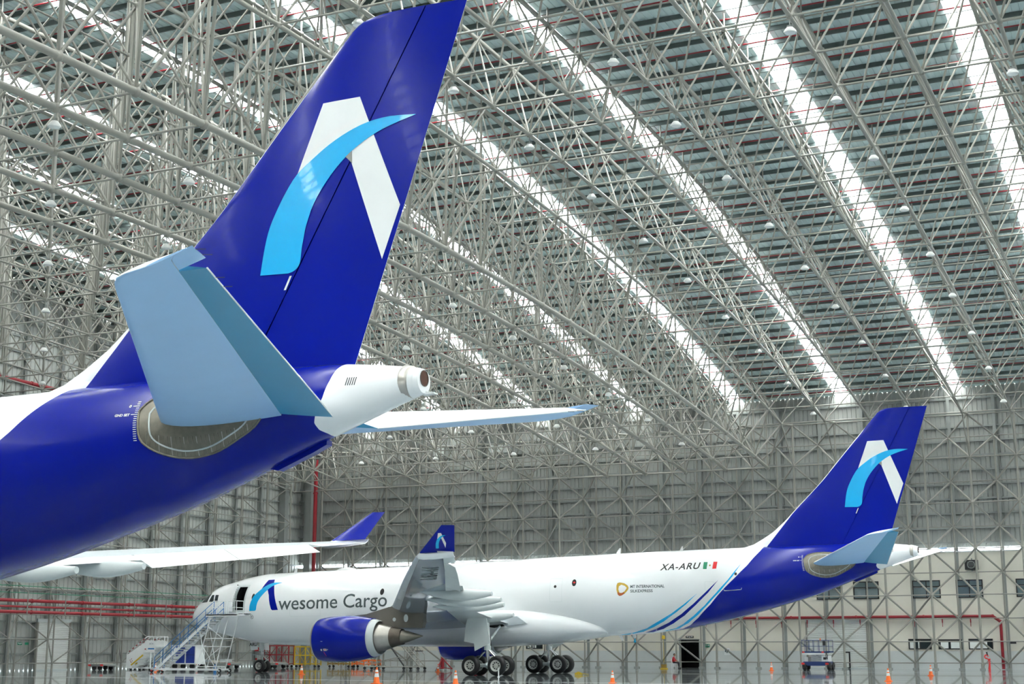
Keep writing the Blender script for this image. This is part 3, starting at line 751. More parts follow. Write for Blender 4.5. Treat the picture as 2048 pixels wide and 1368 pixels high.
def wing(root, side):
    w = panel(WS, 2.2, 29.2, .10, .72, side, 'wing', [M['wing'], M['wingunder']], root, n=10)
    for a, c in ((3.0, 9.0), (9.7, 13.6), (13.64, 17.4), (17.44, 21.2), (21.24, 25.0), (25.04, 29.0)):
        panel(WS, a, c, 0, .098, side, 'slat', [M['greypanel'], M['wing']], w, n=6)
    for a, c, nm, dr in ((2.6, 9.2, 'flap', 1), (9.25, 14.3, 'flap', 1), (14.33, 19.4, 'flap', 1), (19.5, 23.2, 'aileron', 20), (23.24, 27.0, 'aileron', 20), (27.05, 29.2, 'tip_panel', 0)):
        panel(WS, a, c, .722, 1.0, side, nm, [M['white'], M['greypanel']], w, n=4, droop=math.radians(dr))
    for y, xf, zf, xr, zz in ((17.6, 29.8, 5.36, 35.0, 5.18), (14.6, 28.5, 5.00, 34.2, 4.90), (11.6, 27.1, 4.72, 33.0, 4.68), (5.6, 25.8, 4.10, 30.9, 4.16)):
        canoe(w, side, y, xf, zf, xr, zz, .72, .6)
    # winglet with its white root fillet
    P0 = (36.35, 29.35, 6.78); P1 = (38.35, 29.15, 6.80); T0 = (38.1, 30.2, 8.14); T1 = (38.82, 30.12, 8.12)
    def quad(a, b_, c, d, th, mi, bb, n=5):
        rows = []
        for j in range(n + 1):
            t = j / n; A = [a[i] + (d[i] - a[i]) * t for i in range(3)]; B = [b_[i] + (c[i] - b_[i]) * t for i in range(3)]; r = []
            ff = [0, .03, .1, .25, .45, .7, 1]
            for f in ff: r.append(V(A[0] + (B[0] - A[0]) * f, side * (A[1] + (B[1] - A[1]) * f + th * naca(f) * (1 - .4 * t)), A[2] + (B[2] - A[2]) * f))
            for f in ff[::-1]: r.append(V(A[0] + (B[0] - A[0]) * f, side * (A[1] + (B[1] - A[1]) * f - th * naca(f) * (1 - .4 * t)), A[2] + (B[2] - A[2]) * f))
            rows.append(r)
        bb.grid(rows, mi, close=True); k = len(rows[0]); bb.add(rows[-1], [tuple(range(k))], mi); bb.add(rows[0], [tuple(range(k))], mi)
    bb = MB(); quad(P0, P1, T1, T0, .06, 0, bb); wl = bb.build('winglet', M['blue'], w, smooth=35)
    bb = MB(); rows = []
    for j, (dy, dz, x0, x1, th) in enumerate(((-.25, -.12, 36.0, 38.28, .10), (0.0, -.06, 36.12, 38.34, .10), (.14, .04, 36.26, 38.38, .085), (.2, .13, 36.4, 38.4, .07))):
        r = []
        for f in (0, .05, .2, .5, 1): r.append(V(x0 + (x1 - x0) * f, side * (29.2 + dy - th * naca(f) * .7), 6.68 + dz + th * naca(f)))
        for f in (1, .5, .2, .05, 0): r.append(V(x0 + (x1 - x0) * f, side * (29.2 + dy + th * naca(f) * .7), 6.66 + dz - th * naca(f)))
        rows.append(r)
    bb.grid(rows, 0, close=True); bb.build('winglet_fillet', M['white'], w, smooth=50)
    # little emblem on the outer face
    def ws(x, z): t = (z - 6.79) / 1.34; return 29.3 + .88 * t - .1 * (x - 36.35) / 2 + .125
    ld = MB()
    def tr(p): return (37.42 + (p[0] - 52.7) * .165 + (p[1] - 11) * .02, 6.98 + (p[1] - 11) * .175)
    decal_poly([tr(p) for p in LOGO_A], 0, ld, ws, .0, side, 3); decal_poly([tr(p) for p in LOGO_S], 1, ld, ws, .012, side, 3)
    ld.build('emblem', [M['stairwhite'], M['cyan']], w)
    return w
def under_text(root):
    """registration letters under the port wing"""
    me = text_mesh('XA-ARU', 1.5, bold=.02); b = MB(); bm = bmesh.new(); bm.from_mesh(me); D.meshes.remove(me)
    xs = [v.co.x for v in bm.verts]; w = max(xs) - min(xs); bm.verts.index_update(); vs = []
    for v in bm.verts:
        y = 26.2 - (v.co.x - min(xs)) / w * 4.2; st = at_st(WS, y); f = .42 - (v.co.y - .5) / (st[3] - st[1]) * 1.0; x, z = wpt(st, max(.15, min(.7, f)), -1); vs.append(V(x, y, z - .012))
    b.add(vs, [tuple(v.index for v in f.verts) for f in bm.faces]); bm.free()
    b.build('registration', M['letter'], root)
def engine(root, side):
    o = (17.8, -side * 9.37, 2.40); ax = (1, 0, .03); b = MB(); KX, KR = .945, 1.07
    _l = MB.lathe
    def L(bb, prof, n, mi=0, **k): return _l(bb, o, ax, [(t * KX, r * KR) for t, r in prof], n, mi, **k)
    L(b, [(1.1, 1.1), (.5, 1.13), (.15, 1.17), (.03, 1.21), (0, 1.245), (.04, 1.29), (.18, 1.345)], 40, 1)
    L(b, [(.18, 1.345), (.5, 1.40), (1.0, 1.45), (1.7, 1.475), (2.5, 1.465), (3.3, 1.41), (4.0, 1.325), (4.62, 1.225), (4.6, 1.19)], 40, 0)
    e = b.build('engine_cowl', [M['blue'], M['metal']], root, smooth=40)
    L(MB(), [(4.3, 1.2), (4.6, 1.195), (4.95, 1.13), (5.15, 1.07), (5.14, 1.03), (4.6, 1.08)], 40).build('fan_nozzle', M['greypanel'], e, smooth=40)
    L(MB(), [(4.3, 1.0), (4.7, .97), (5.1, .89), (5.6, .78), (6.15, .665)], 36).build('core_cowl', M['metal'], e, smooth=40)
    L(MB(), [(6.05, .66), (6.2, .63), (6.6, .56), (6.95, .49), (6.94, .46), (6.4, .52)], 32).build('core_nozzle', M['metald'], e, smooth=40)
    L(MB(), [(6.4, .40), (6.9, .43), (7.3, .36), (8.0, .18), (8.58, .02)], 28, capb=True).build('exhaust_plug', M['metalb'], e, smooth=40)
    f = L(MB(), [(1.05, 1.1), (1.1, .3), (.9, .27), (.6, .12), (.52, .01)], 28); f.build('fan', M['metald'], e, smooth=40)
    fb = MB()
    for k in range(22):
        a = 2 * math.pi * k / 22; r = Matrix.Rotation(a, 3, 'X')
        fb.add([Vector(o) + r @ Vector(p) for p in ((.98, -.02, .28), (.90, .16, 1.08), (1.05, .20, 1.08), (1.06, .06, .28))], [(0, 1, 2, 3)])
    fb.build('fan_blades', M['metal'], e, fix=False)
    p = [(19.66,3.80),(19.9,3.99),(21.36,4.14),(22.12,4.34),(23.1,4.6),(24.5,4.75),(25.8,4.6),(25.84,3.57),(25.73,3.18),(23.52,3.22),(22.7,3.40),(22.3,3.55),(21.4,3.62)]
    MB().prism([V(x, side * 9.37 - .21, z) for x, z in p], (0, .42, 0)).build('pylon', M['pylon'], e)
    d = MB()
    for sg in (1, -1):
        for cx, cz, rx, rz in ((23.8, 3.75, .13, .13), (24.7, 3.83, .17, .26)):
            d.add([V(x, side * 9.37 + sg * .216, z) for x, z in ell(cx, cz, rx, rz)], [tuple(range(16))])
    d.build('access_cover', M['greypanel'], e)
    d = MB()
    def cs(x, z):
        t = (x - 17.8) / KX; r = KR * lerp(t, [.18, .5, 1.0, 1.7, 2.5, 3.3, 4.0], [1.345, 1.40, 1.45, 1.475, 1.465, 1.41, 1.325]); zc = 2.40 + .03 * t; return 9.37 + math.sqrt(max(0, r * r - (z - zc) ** 2))
    decal_poly(ell(18.78, 1.72, .07, .07, 12), 0, d, cs, .006, side); decal_poly([(18.95, 1.66), (19.2, 1.66), (19.2, 1.8), (18.95, 1.8)], 0, d, cs, .006, side)
    decal_poly([(19.0, 1.7), (19.15, 1.7), (19.15, 1.75), (19.0, 1.75)], 1, d, cs, .009, side); decal_poly([(19.24, 1.68), (19.34, 1.74), (19.24, 1.79)], 2, d, cs, .006, side)
    decal_poly([(18.8, 2.28), (18.95, 2.28), (18.95, 2.31), (18.8, 2.31)], 2, d, cs, .006, side)
    decal_poly([(18.92, 1.6), (18.95, 1.6), (19.03, 1.3), (19.0, 1.3)], 1, d, cs, .006, side)
    d.build('stencil', [M['stairwhite'], M['redbright'], M['greypanel']], e)
    return e
WHEEL = {}
def wheel(parent, x, y, z, r, w, side):
    key = (r, w)
    if key not in WHEEL:
        b = MB(); h = w / 2
        b.lathe((0, -h, 0), (0, 1, 0), [(w * .10, r * .48), (0.0, r * .62), (w * .02, r * .78), (w * .12, r * .93), (w * .3, r), (w * .7, r), (w * .88, r * .93), (w * .98, r * .78), (w, r * .62), (w * .9, r * .48)], 32, 0)
        for s in (-1, 1):
            b.lathe((0, s * h * .98, 0), (0, -s, 0), [(0.0, r * .58), (.02, r * .5), (.05, r * .46), (.11, r * .42), (.11, r * .2), (0.03, r * .17), (0.02, .001)], 28, 1)
            for k in range(9):
                a = 2 * math.pi * k / 9; b.lathe((r * .33 * math.cos(a), s * (h - .085), r * .33 * math.sin(a)), (0, s, 0), [(-.02, r * .075), (.01, r * .07), (.012, .001)], 8, 2)
        WHEEL[key] = b.mesh('wheel', [M['tyre'], M['hub'], M['black']], smooth=40)
    return place(WHEEL[key], 'wheel', parent, V(x, y, z))
def main_gear(root, side):
    y = side * 5.34; b = MB()
    b.tube(V(28.7, y, 4.0), V(28.8, y, 1.75), .20, 14, 0).tube(V(28.8, y, 2.0), V(28.8, y, 1.7), .25, 14, 0).tube(V(28.8, y, 1.8), V(28.85, y, .66), .13, 14, 1)
    b.tube(V(27.7, y, .68), V(30.0, y, .66), .13, 10, 0).ball(V(28.86, y, .68), .24, 10, 8, 0)
    b.tube(V(28.75, y, 2.1), V(28.75, y - side * 2.2, 3.4), .09, 8, 0).tube(V(28.75, y, 2.9), V(27.2, y, 3.8), .07, 8, 0)
    b.path([V(28.95, y, 1.75), V(29.5, y, 1.35), V(28.98, y, .9)], .06, 6, 0).tube(V(28.9, y + .1, 1.8), V(29.75, y + .1, .95), .045, 6, 1).tube(V(28.6, y, 1.6), V(27.95, y, 1.0), .05, 6, 0)
    for x in (27.88, 29.86): b.tube(V(x, y - .85, .67), V(x, y + .85, .67), .10, 10, 0)
    b.path([V(28.6, y + .2, 2.6), V(28.5, y + .25, 1.5), V(28.0, y + .2, .9)], .025, 5, 2).path([V(28.95, y - .2, 2.6), V(29.0, y - .25, 1.4), V(29.7, y - .2, .9)], .025, 5, 2)
    g = b.build('main_gear', [M['greypanel'], M['chrome'], M['black']], root, smooth=40)
    for x in (27.88, 29.86):
        for s in (-.70, .70): wheel(g, x, y + s, .665, .67, .50, side)
    p = [(27.72,3.82),(27.95,3.92),(29.0,3.9),(29.17,3.85),(29.51,2.19),(28.35,1.65),(28.29,2.16),(27.53,2.29),(27.61,3.42)]
    MB().prism([V(x, side * (6.3 + (3.9 - z) * .06), z) for x, z in p], (0, .07, 0)).build('gear_door', M['greypanel'], g)
    MB().box(V(28.45, side * 6.27, 3.28), (1.66, .1, .02)).build('door_hinge', M['steeld'], g)
    return g
def nose_gear(root):
    b = MB(); x = 6.67
    b.tube(V(x - .1, 0, 2.6), V(x, 0, 1.2), .13, 12, 0).tube(V(x, 0, 1.25), V(x + .02, 0, .5), .085, 12, 1).tube(V(x, -.42, .5), V(x, .42, .5), .07, 8, 0)
    b.tube(V(x, 0, 1.5), V(x - 1.0, 0, 2.4), .06, 8, 0).path([V(x + .1, 0, 1.2), V(x + .42, 0, .95), V(x + .1, 0, .65)], .045, 6, 0)
    b.tube(V(x - .9, .1, 1.33), V(x + .5, .1, 1.3), .035, 6, 1).tube(V(x - .5, .05, 1.55), V(x + .3, .1, 1.6), .03, 6, 1).ball(V(x - .45, .2, 1.0), .09, 8, 6, 3).box(V(x - .42, .2, 1.75), (.36, .05, .3), 3)
    g = b.build('nose_gear', [M['greypanel'], M['chrome'], M['black'], M['redbright']], root, smooth=40)
    for s in (-.36, .36): wheel(g, x, s, .48, .485, .36, 1)
    for y, q in ((.62, ((5.88,2.35),(6.53,2.33),(6.62,1.72),(5.99,1.68))), (-.62, ((5.88,2.35),(6.53,2.33),(6.62,1.72),(5.99,1.68))), (.6, ((7.18,2.2),(7.6,2.22),(7.66,1.68),(7.32,1.68)))):
        MB().prism([V(a, y, z) for a, z in q], (0, .04, 0)).build('nose_gear_door', M['stairwhite'], g)
    me = text_mesh('ARU', .36, bold=.01, align='CENTER'); me.materials.clear(); me.materials.append(M['black']); place(me, 'door_lettering', g, V(6.23, .665, 2.0), (math.pi / 2, 0, 0))
    return g
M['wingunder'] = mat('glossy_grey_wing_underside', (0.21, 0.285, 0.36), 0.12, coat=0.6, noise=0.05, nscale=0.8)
def belly(root):
    T = [(15.6, 1.9, 3.1, 2.3), (16.5, 2.5, 3.6, 2.08), (18, 2.95, 4.2, 1.98), (20, 3.12, 4.55, 1.95), (24, 3.2, 4.85, 1.94), (28, 3.2, 5.0, 1.97), (30, 3.15, 4.95, 2.05), (32, 2.98, 4.7, 2.2), (33.4, 2.72, 4.42, 2.36), (34.6, 2.4, 4.05, 2.52), (35.4, 2.08, 3.7, 2.64), (35.9, 1.7, 3.35, 2.78), (36.0, 1.35, 3.1, 2.84)]
    X = [t[0] for t in T]; ff = [_pchip(X, [t[i] for t in T]) for i in (1, 2, 3)]; rows = []
    for i in range(49):
        x = 15.6 + (36 - 15.6) * (i / 48 if i < 34 else 34 / 48 + (14 / 48) * (1 - (1 - (i - 34) / 14) ** 1.5)); w, t, bo = [g(x) for g in ff]; r = []
        for k in range(48):
            a = 2 * math.pi * k / 48; c, s = math.cos(a), math.sin(a); e = 2 / 2.5
            r.append(V(x, w * math.copysign(abs(c) ** e, c), (t + bo) / 2 + (t - bo) / 2 * math.copysign(abs(s) ** e, s)))
        rows.append(r)
    b = MB().grid(rows, 0, close=True); b.add(rows[0], [tuple(range(48))], 0); b.add(rows[-1], [tuple(range(48))], 0)
    o = b.build('belly_fairing', M['white'], root, smooth=50)
    for s in (1, -1):   # wheel bay as a dark slab, its shade put into the colour, and its slanted flap-side panel
        MB().prism([V(x, s * 3.0, z) for x, z in ((27.9,3.92),(28.3,3.95),(29.1,3.36),(28.3,3.24),(27.9,3.3))], (0, -s * .26, 0)).build('wheel_bay', M['dark'], o)
        MB().prism([V(x, s * 3.02, z) for x, z in ((28.66,3.92),(30.07,4.03),(30.85,3.53),(29.28,3.34))], (0, -s * .26, 0)).build('wing_root_panel', M['wing'], o)
    return o
def lay(b, name, mats, root): return b.build(name, mats, root, smooth=60, fix=False)
def make_freighter(label):
    root = thing('cargo_airliner', label, 'airplane')
    fu = fuselage(root); fin(root); belly(root)
    for s in (1, -1):
        d = MB(); decal_poly(LOGO_A, 0, d, finy, .012, s, .3); decal_poly(LOGO_S, 1, d, finy, .022, s, .3)
        decal_poly([(55.12, 13.86), (55.30, 14.0), (55.31, 13.66), (55.26, 13.72)], 2, d, finy, .026, s, .3)
        lay(d, 'fin_emblem', [M['stairwhite'], M['cyan'], M['steeld']], root)
        d = MB(); decal_poly([(53.6, 10.95), (53.66, 10.95), (53.5, 10.6), (53.44, 10.6)], 0, d, finy, .02, s, .3); lay(d, 'fin_mark', [M['stairwhite']], root)
        stabilizer(root, s); w = wing(root, s); engine(root, s); main_gear(root, s)
        if s == 1: under_text(w)
        # sweeping stripes
        d = MB()
        for up, lo, mi in (([(46.0,7.40),(45.13,6.3),(44.27,5.43),(43.41,4.64),(42.5,3.97),(41.63,3.46),(40.95,3.18),(39.9,2.98)], [(45.46,6.54),(44.61,5.59),(43.67,4.72),(42.85,4.05),(41.97,3.5),(41.13,3.16),(40.2,3.0)], 0),
                           ([(44.5,6.30),(43.62,5.52),(42.71,4.77),(41.74,4.09),(40.71,3.54),(39.65,3.14),(38.64,2.88)], [(43.78,5.48),(42.86,4.69),(41.96,4.01),(41.02,3.5),(40.13,3.14),(39.22,2.92)], 1),
                           ([(43.06,5.45),(42.05,4.73),(41.09,4.14),(40.1,3.66),(39.03,3.18),(37.96,2.91),(36.7,2.735)], [(42.21,4.73),(41.45,4.22),(40.41,3.62),(39.57,3.26),(38.59,2.94),(37.3,2.75)], 0)):
            decal_poly(up + lo[::-1], mi, d, ysurf, .01, s, .12)
        lay(d, 'stripe', [M['cyan'], M['blue']], root)
        # metal seal around the stabilizer root with its ribs
        SE = [(50.12,7.6),(50.16,7.3),(50.26,6.9),(50.51,6.66),(50.89,6.49),(51.31,6.4),(51.75,6.41),(52.28,6.54),(52.84,6.82),(53.26,7.07),(53.46,7.33),(53.38,7.6),(53.0,7.82),(52.3,7.98),(51.4,8.05),(50.7,8.0),(50.3,7.85)]
        SE = curve(SE + SE[:1])[:-1]; cx, cz = 51.75, 7.2; d = MB(); decal_poly(SE, 0, d, ysurf, .012, s, .1); se = lay(d, 'aperture_seal', [M['seal']], root)
        for k_, r_, m_ in ((1.0, .028, 'seal'), (.80, .022, 'greypanel')):
            d = MB(); ring = [V(cx + (x - cx) * k_, s * (ysurf(cx + (x - cx) * k_, cz + (z - cz) * k_) + .02), cz + (z - cz) * k_) for x, z in SE]
            for p, q in zip(ring, ring[1:] + ring[:1]): d.tube(p, q, r_, 6)
            d.build('seal_rim', M[m_], se, smooth=60)
        for k in range(26):
            x = 50.45 + k * .11; lo = lerp(x, [50.2,50.51,50.89,51.31,51.75,52.28,52.84,53.26,53.46], [7.0,6.66,6.49,6.4,6.41,6.54,6.82,7.07,7.33]); hi = 7.25 + (x - 50.4) * .05
            if hi - lo > .15:
                za = cz + (lo - cz) * .97; zb = min(hi, cz + (lo - cz) * .45 + .05)
                MB().tube(V(x, s * (ysurf(x, za) + .015), za), V(x, s * (ysurf(x, zb) + .02), zb), .014, 4).build('seal_rib', M['metal'] if k % 3 == 0 else M['metalb'], se)
        # trim marks ahead of it
        d = MB()
        for k in range(19):
            z = 7.86 - k * .056; xe = lerp(z, [6.75, 6.9, 7.3, 7.86], [50.2, 50.17, 50.1, 50.06]); ln = .09 if k not in (2, 6) else .19
            decal_poly([(xe - ln, z - .008), (xe, z - .008), (xe, z + .010), (xe - ln, z + .010)], 0, d, ysurf, .008, s, .3)
        if s == 1: decal_text('0', 49.76, 49.83, 7.72, .07, 0, d, ysurf, .008, bold=.004); decal_text('GND SET', 49.43, 49.86, 7.49, .065, 0, d, ysurf, .008, bold=.004)
        lay(d, 'trim_marks', [M['stairwhite']], root)
        # small windows and ports
        d = MB()
        for a, c, rx, rz, mi in ((34.22,6.3,.17,.24,0),(32.8,6.06,.1,.1,0),(18.86,5.92,.17,.24,0),(7.42,5.72,.13,.24,0),(4.58,5.62,.09,.12,0),(45.67,6.7,.09,.1,0)): decal_poly(ell(a, c, rx, rz), mi, d, ysurf, .009, s, .3)
        decal_poly(ell(34.22, 6.32, .10, .06), 1, d, ysurf, .014, s, .3)
        for r in (.15,): decal_poly(ell(7.39, 4.19, r, r, 20), 0, d, ysurf, .009, s, .3); decal_poly(ell(7.39, 4.19, r * .82, r * .82, 20), 2, d, ysurf, .012, s, .3); decal_poly(ell(7.39, 4.19, r * .3, r * .3, 20), 0, d, ysurf, .014, s, .3)
        lay(d, 'port', [M['black'], M['redbright'], M['white']], root)
        d = MB()
        for P in ([(1.62,5.35),(1.72,5.75),(2.28,6.12),(2.62,6.06),(2.5,5.4)], [(2.72,5.42),(2.82,5.95),(3.12,5.95),(3.34,5.40)], [(3.44,5.40),(3.3,5.94),(3.69,5.93),(3.80,5.38)]): decal_poly(P, 0, d, ysurf, .012, s, .1)
        lay(d, 'cockpit_window', [M['glassdark']], root)
        # white tail-cone slots, door seams, drain line
        d = MB()
        for k in range(5): x = 55.56 + .055 * k; decal_poly([(x, 7.96), (x + .022, 7.96), (x + .05, 8.16), (x + .028, 8.16)], 0, d, ysurf, .008, s, .5)
        lay(d, 'louvre', [M['black']], root)
        d = MB()
        for x0, z0, x1, z1 in ((32.4,5.0,33.3,6.6),(43.6,5.6,44.2,6.2),(10.9,4.2,13.6,4.7)):
            for q in ([(x0,z0),(x1,z0),(x1,z0+.012),(x0,z0+.012)], [(x0,z1),(x1,z1),(x1,z1+.012),(x0,z1+.012)], [(x0,z0),(x0+.012,z0),(x0+.012,z1),(x0,z1)], [(x1,z0),(x1+.012,z0),(x1+.012,z1),(x1,z1)]): decal_poly(q, 0, d, ysurf, .006, s, .3)
        lay(d, 'panel_seam', [M['greypanel']], root)
    # lettering, port side
    for w_, a_, c_ in (('wesome', 9.86, 15.1), ('Cargo', 15.62, 19.36)): d = MB(); decal_text(w_, a_, c_, 4.70 + .0165 * (a_ - 9.88), 1.05, .0165, d, ysurf, .01, bold=.008); lay(d, 'lettering', [M['letter']], root)
    AS = [(9.69,6.78),(8.96,6.79),(8.46,6.64),(8.07,6.37),(7.76,6.08),(7.48,5.79),(7.3,5.39),(7.21,5.04),(7.19,4.64),(7.7,4.64),(7.78,4.68),(7.83,4.76),(7.85,4.98),(7.92,5.29),(8.08,5.6),(8.27,5.87),(8.54,6.18),(8.88,6.5),(9.27,6.67)]
    AS = curve(AS[:9]) + curve(AS[9:] + AS[:1])[:-1]
    AD = [(8.19,7.02),(8.76,7.04),(8.9,6.75),(9.05,6.55),(9.19,6.26),(9.45,5.63),(9.68,5.09),(9.84,4.69),(9.32,4.67),(9.21,4.75),(9.05,5.15),(8.84,5.82),(8.62,6.2),(8.29,6.37),(7.98,6.25)]
    d = MB(); decal_poly(AD, 1, d, ysurf, .008, 1); decal_poly(AS, 0, d, ysurf, .014, 1); lay(d, 'initial_emblem', [M['cyan'], M['blue']], root)
    d = MB(); decal_text('XA-ARU', 40.42, 43.22, 7.04, .45, .02, d, ysurf, .01, shear=.18, bold=.012, spacing=1.15); lay(d, 'registration', [M['black']], root)
    d = MB(); decal_poly([(43.43,7.07),(43.42,7.55),(43.69,7.54),(43.68,7.06)], 0, d, ysurf, .01); decal_poly([(44.07,7.07),(44.09,7.56),(44.36,7.55),(44.34,7.08)], 1, d, ysurf, .01)
    decal_poly([(43.69,7.06),(43.7,7.545),(44.08,7.555),(44.06,7.065)], 2, d, ysurf, .009); decal_poly(ell(43.88, 7.31, .055, .06), 3, d, ysurf, .013); lay(d, 'flag', [M['flaggreen'], M['flagred'], M['white'], M['rack']], root)
    d = MB(); decal_text('MT INTERNATIONAL', 38.40, 40.83, 5.87, .20, .0, d, ysurf, .01, bold=.007); lay(d, 'lettering', [M['letter']], root); d = MB(); decal_text('SILKEXPRESS', 38.40, 40.0, 5.57, .19, 0, d, ysurf, .01, bold=.005); lay(d, 'lettering', [M['letter']], root)
    d = MB(); o1 = [(37.45,6.22),(37.62,6.26),(37.95,6.2),(38.2,6.05),(38.29,5.88),(38.22,5.72),(38.0,5.5),(37.75,5.36),(37.6,5.34),(37.48,5.45),(37.4,5.75),(37.39,6.05)]
    decal_poly(o1, 0, d, ysurf, .01); decal_poly([(37.48,5.45),(37.6,5.34),(37.75,5.36),(38.0,5.5),(37.9,5.6),(37.68,5.52),(37.5,5.62)], 1, d, ysurf, .013)
    decal_poly([(37.58,6.0),(37.75,6.1),(38.0,6.02),(38.15,5.88),(38.0,5.66),(37.8,5.54),(37.62,5.56),(37.54,5.8)], 2, d, ysurf, .016); lay(d, 'ring_emblem', [M['gold'], M['bronze'], M['white']], root)
    # open forward door: frame, dark cabin box, leaf slid forward
    d = MB()
    fr_o = [(5.62,4.58),(6.74,4.58),(6.74,6.66),(5.62,6.66)]
    for q in ([(5.6,4.56),(6.74,4.56),(6.74,4.72),(5.6,4.72)], [(5.6,6.5),(6.74,6.5),(6.74,6.66),(5.6,6.66)], [(5.6,4.56),(5.76,4.56),(5.76,6.66),(5.6,6.66)], [(6.58,4.56),(6.74,4.56),(6.74,6.66),(6.58,6.66)]): decal_poly(q, 0, d, ysurf, .012)
    lay(d, 'door_frame', [M['greypanel']], root)
    MB().box2(V(5.3, 1.0, 4.6), V(7.0, .95, 6.8)).box2(V(5.3, 1.8, 4.6), V(5.35, .95, 6.7)).box2(V(6.95, 1.8, 4.6), V(7.0, .95, 6.7)).box2(V(5.3, 2.3, 4.58), V(7.0, .95, 4.64)).build('cabin_interior', M['dark'], root)
    rows = []
    for i in range(13):
        z = 4.62 + 2.0 * i / 12; rows.append([V(x, ysurf(x, z) + .28, z) for x in (4.72, 4.95, 5.2, 5.45, 5.7)])
    rows2 = [[(p[0], p[1] + .12, p[2]) for p in r] for r in rows]
    lf = MB().grid(rows).grid(rows2); ed = lambda R: R[0] + [r[-1] for r in R[1:]] + R[-1][::-1][1:] + [r[0] for r in R[::-1][1:]]
    lf.grid([ed(rows), ed(rows2)]); dl = lf.build('door_leaf', M['white'], root, smooth=40)
    ws_ = MB()
    for i in range(0, 13, 1): ws_.box(V(5.70, ysurf(5.7, rows[i][0][2]) + .24, rows[i][0][2]), (.03, .14, .10))
    ws_.build('door_edge', M['greypanel'], dl)
    # aerials on the back and belly
    for x, h, l in ((9.3, .38, .28), (36.3, .42, .34), (41.05, .32, .22)):
        z = sec(x)[0] - .02; MB().prism([V(x, -.02, z), V(x + l, -.02, z), V(x + l * 1.15, -.02, z + h), V(x + l * .8, -.02, z + h)], (0, .04, 0)).build('blade_aerial', M['stairwhite'], root)
    for x, h, l in ((30.9, .24, .4), (36.4, .42, .3)):
        z = (2.13 if x < 36 else sec(x)[1]) + .06; MB().prism([V(x, -.02, z), V(x + l, -.02, z), V(x + l * 1.3, -.02, z - h), V(x + l * .9, -.02, z - h)], (0, .04, 0)).build('blade_aerial', M['stairwhite'], root)
    MB().lathe((37.6, .0, 2.75), (0, 0, -1), [(0, .12), (.18, .14), (.24, .08), (.25, .001)], 10, 0).lathe((37.65, 0, 2.5), (0, 0, -1), [(0, .03), (.25, .1), (.3, .02)], 8, 1).build('drain_fitting', [M['stairwhite'], M['cyan']], root, smooth=50)
    b = MB(); rows = []
    for i in range(13):
        t = i / 12; x = 13.3 + 1.7 * t; h = .2 * math.sin(math.pi * t) ** .6; rows.append([V(x, .5 * math.cos(math.pi * k / 10) * (math.sin(math.pi * t) ** .5 + .01), sec(x)[0] - .03 + h * math.sin(math.pi * k / 10)) for k in range(11)])
    b.grid(rows).build('satellite_dome', M['stairwhite'], root, smooth=60)
    MB().path([V(44.85, ysurf(44.85, 5.68) + .03, 5.68), V(44.9, ysurf(44.9, 5.6) + .06, 5.60), V(46.0, ysurf(46.0, 5.66) + .06, 5.66), V(46.05, ysurf(46.05, 5.78) + .03, 5.78)], .022, 6).build('grounding_bar', M['chrome'], root)
    # tail end
    tc = (8.37 + 7.7) / 2; n = 32
    def ring(x, k, dz=0): return [V(x, .36 * k * math.cos(2 * math.pi * i / n), tc + dz + .335 * k * math.sin(2 * math.pi * i / n)) for i in range(n)]
    MB().grid([ring(56.84, 1.2), ring(56.88, 1.25), ring(57.04, 1.17), ring(57.06, 1.08)], 0, close=True).build('exhaust_collar', M['metal'], root, smooth=40)
    MB().grid([ring(57.19, 1.0), ring(57.3, .9), ring(57.32, .86)], 0, close=True).add(ring(57.32, .86), [tuple(range(n))]).build('tail_end_cap', M['white'], root, smooth=40)
    MB().lathe(V(57.05, 0, tc + .07), (1, 0, 0), [(0, .18), (.26, .19), (.29, .2), (.29, .185)], 24, 1).lathe(V(57.325, 0, tc + .07), (1, 0, 0), [(0, .185), (.006, .12), (.006, .001)], 24, 0).build('exhaust_hole', [M['brownhole'], M['metald']], root, smooth=40)  # flat dark disc on the cap; the hole's shade is in its colour
    MB().prism([V(57.2, -.1, tc - .2), V(57.55, -.06, tc - .26), V(57.56, -.06, tc - .3), V(57.2, -.1, tc - .3)], (0, .2, 0)).build('tail_lip', M['white'], root)
    MB().prism([V(52.9, -.12, 6.2), V(54.6, -.1, 6.82), V(54.6, -.1, 6.70), V(54.2, -.1, 6.52), V(53.2, -.12, 6.14)], (0, .24, 0)).build('tail_skid', M['blue'], root)
    return root
pA, pB = 0.0027, -0.0041
far = make_freighter('white and blue cargo airliner parked whole farther back, with its nose door open')
nose_gear(far)
cphi, sphi = math.cos(YAW), math.sin(YAW)
def hallpos(x, y): return (x * cphi - y * sphi, x * sphi + y * cphi)
ax, ay = hallpos(-25.589, 120.427); bx, by = hallpos(-53.936, 58.572)
near = copy_tree(far)
far.location = (ax, ay, 0); far.rotation_euler = (0, 0, pA)
near.location = (bx, by, 0); near.rotation_euler = (0, 0, pB)
near['label'] = 'near cargo airliner whose huge blue tail and tailplane fill the front, nose cut off'
near['group'] = far['group'] = 'cargo airliners parked in the hangar'
# ================================================================== GROUND EQUIPMENT AND SMALL THINGS
S = M['stairwhite']; B_ = M['railblue']
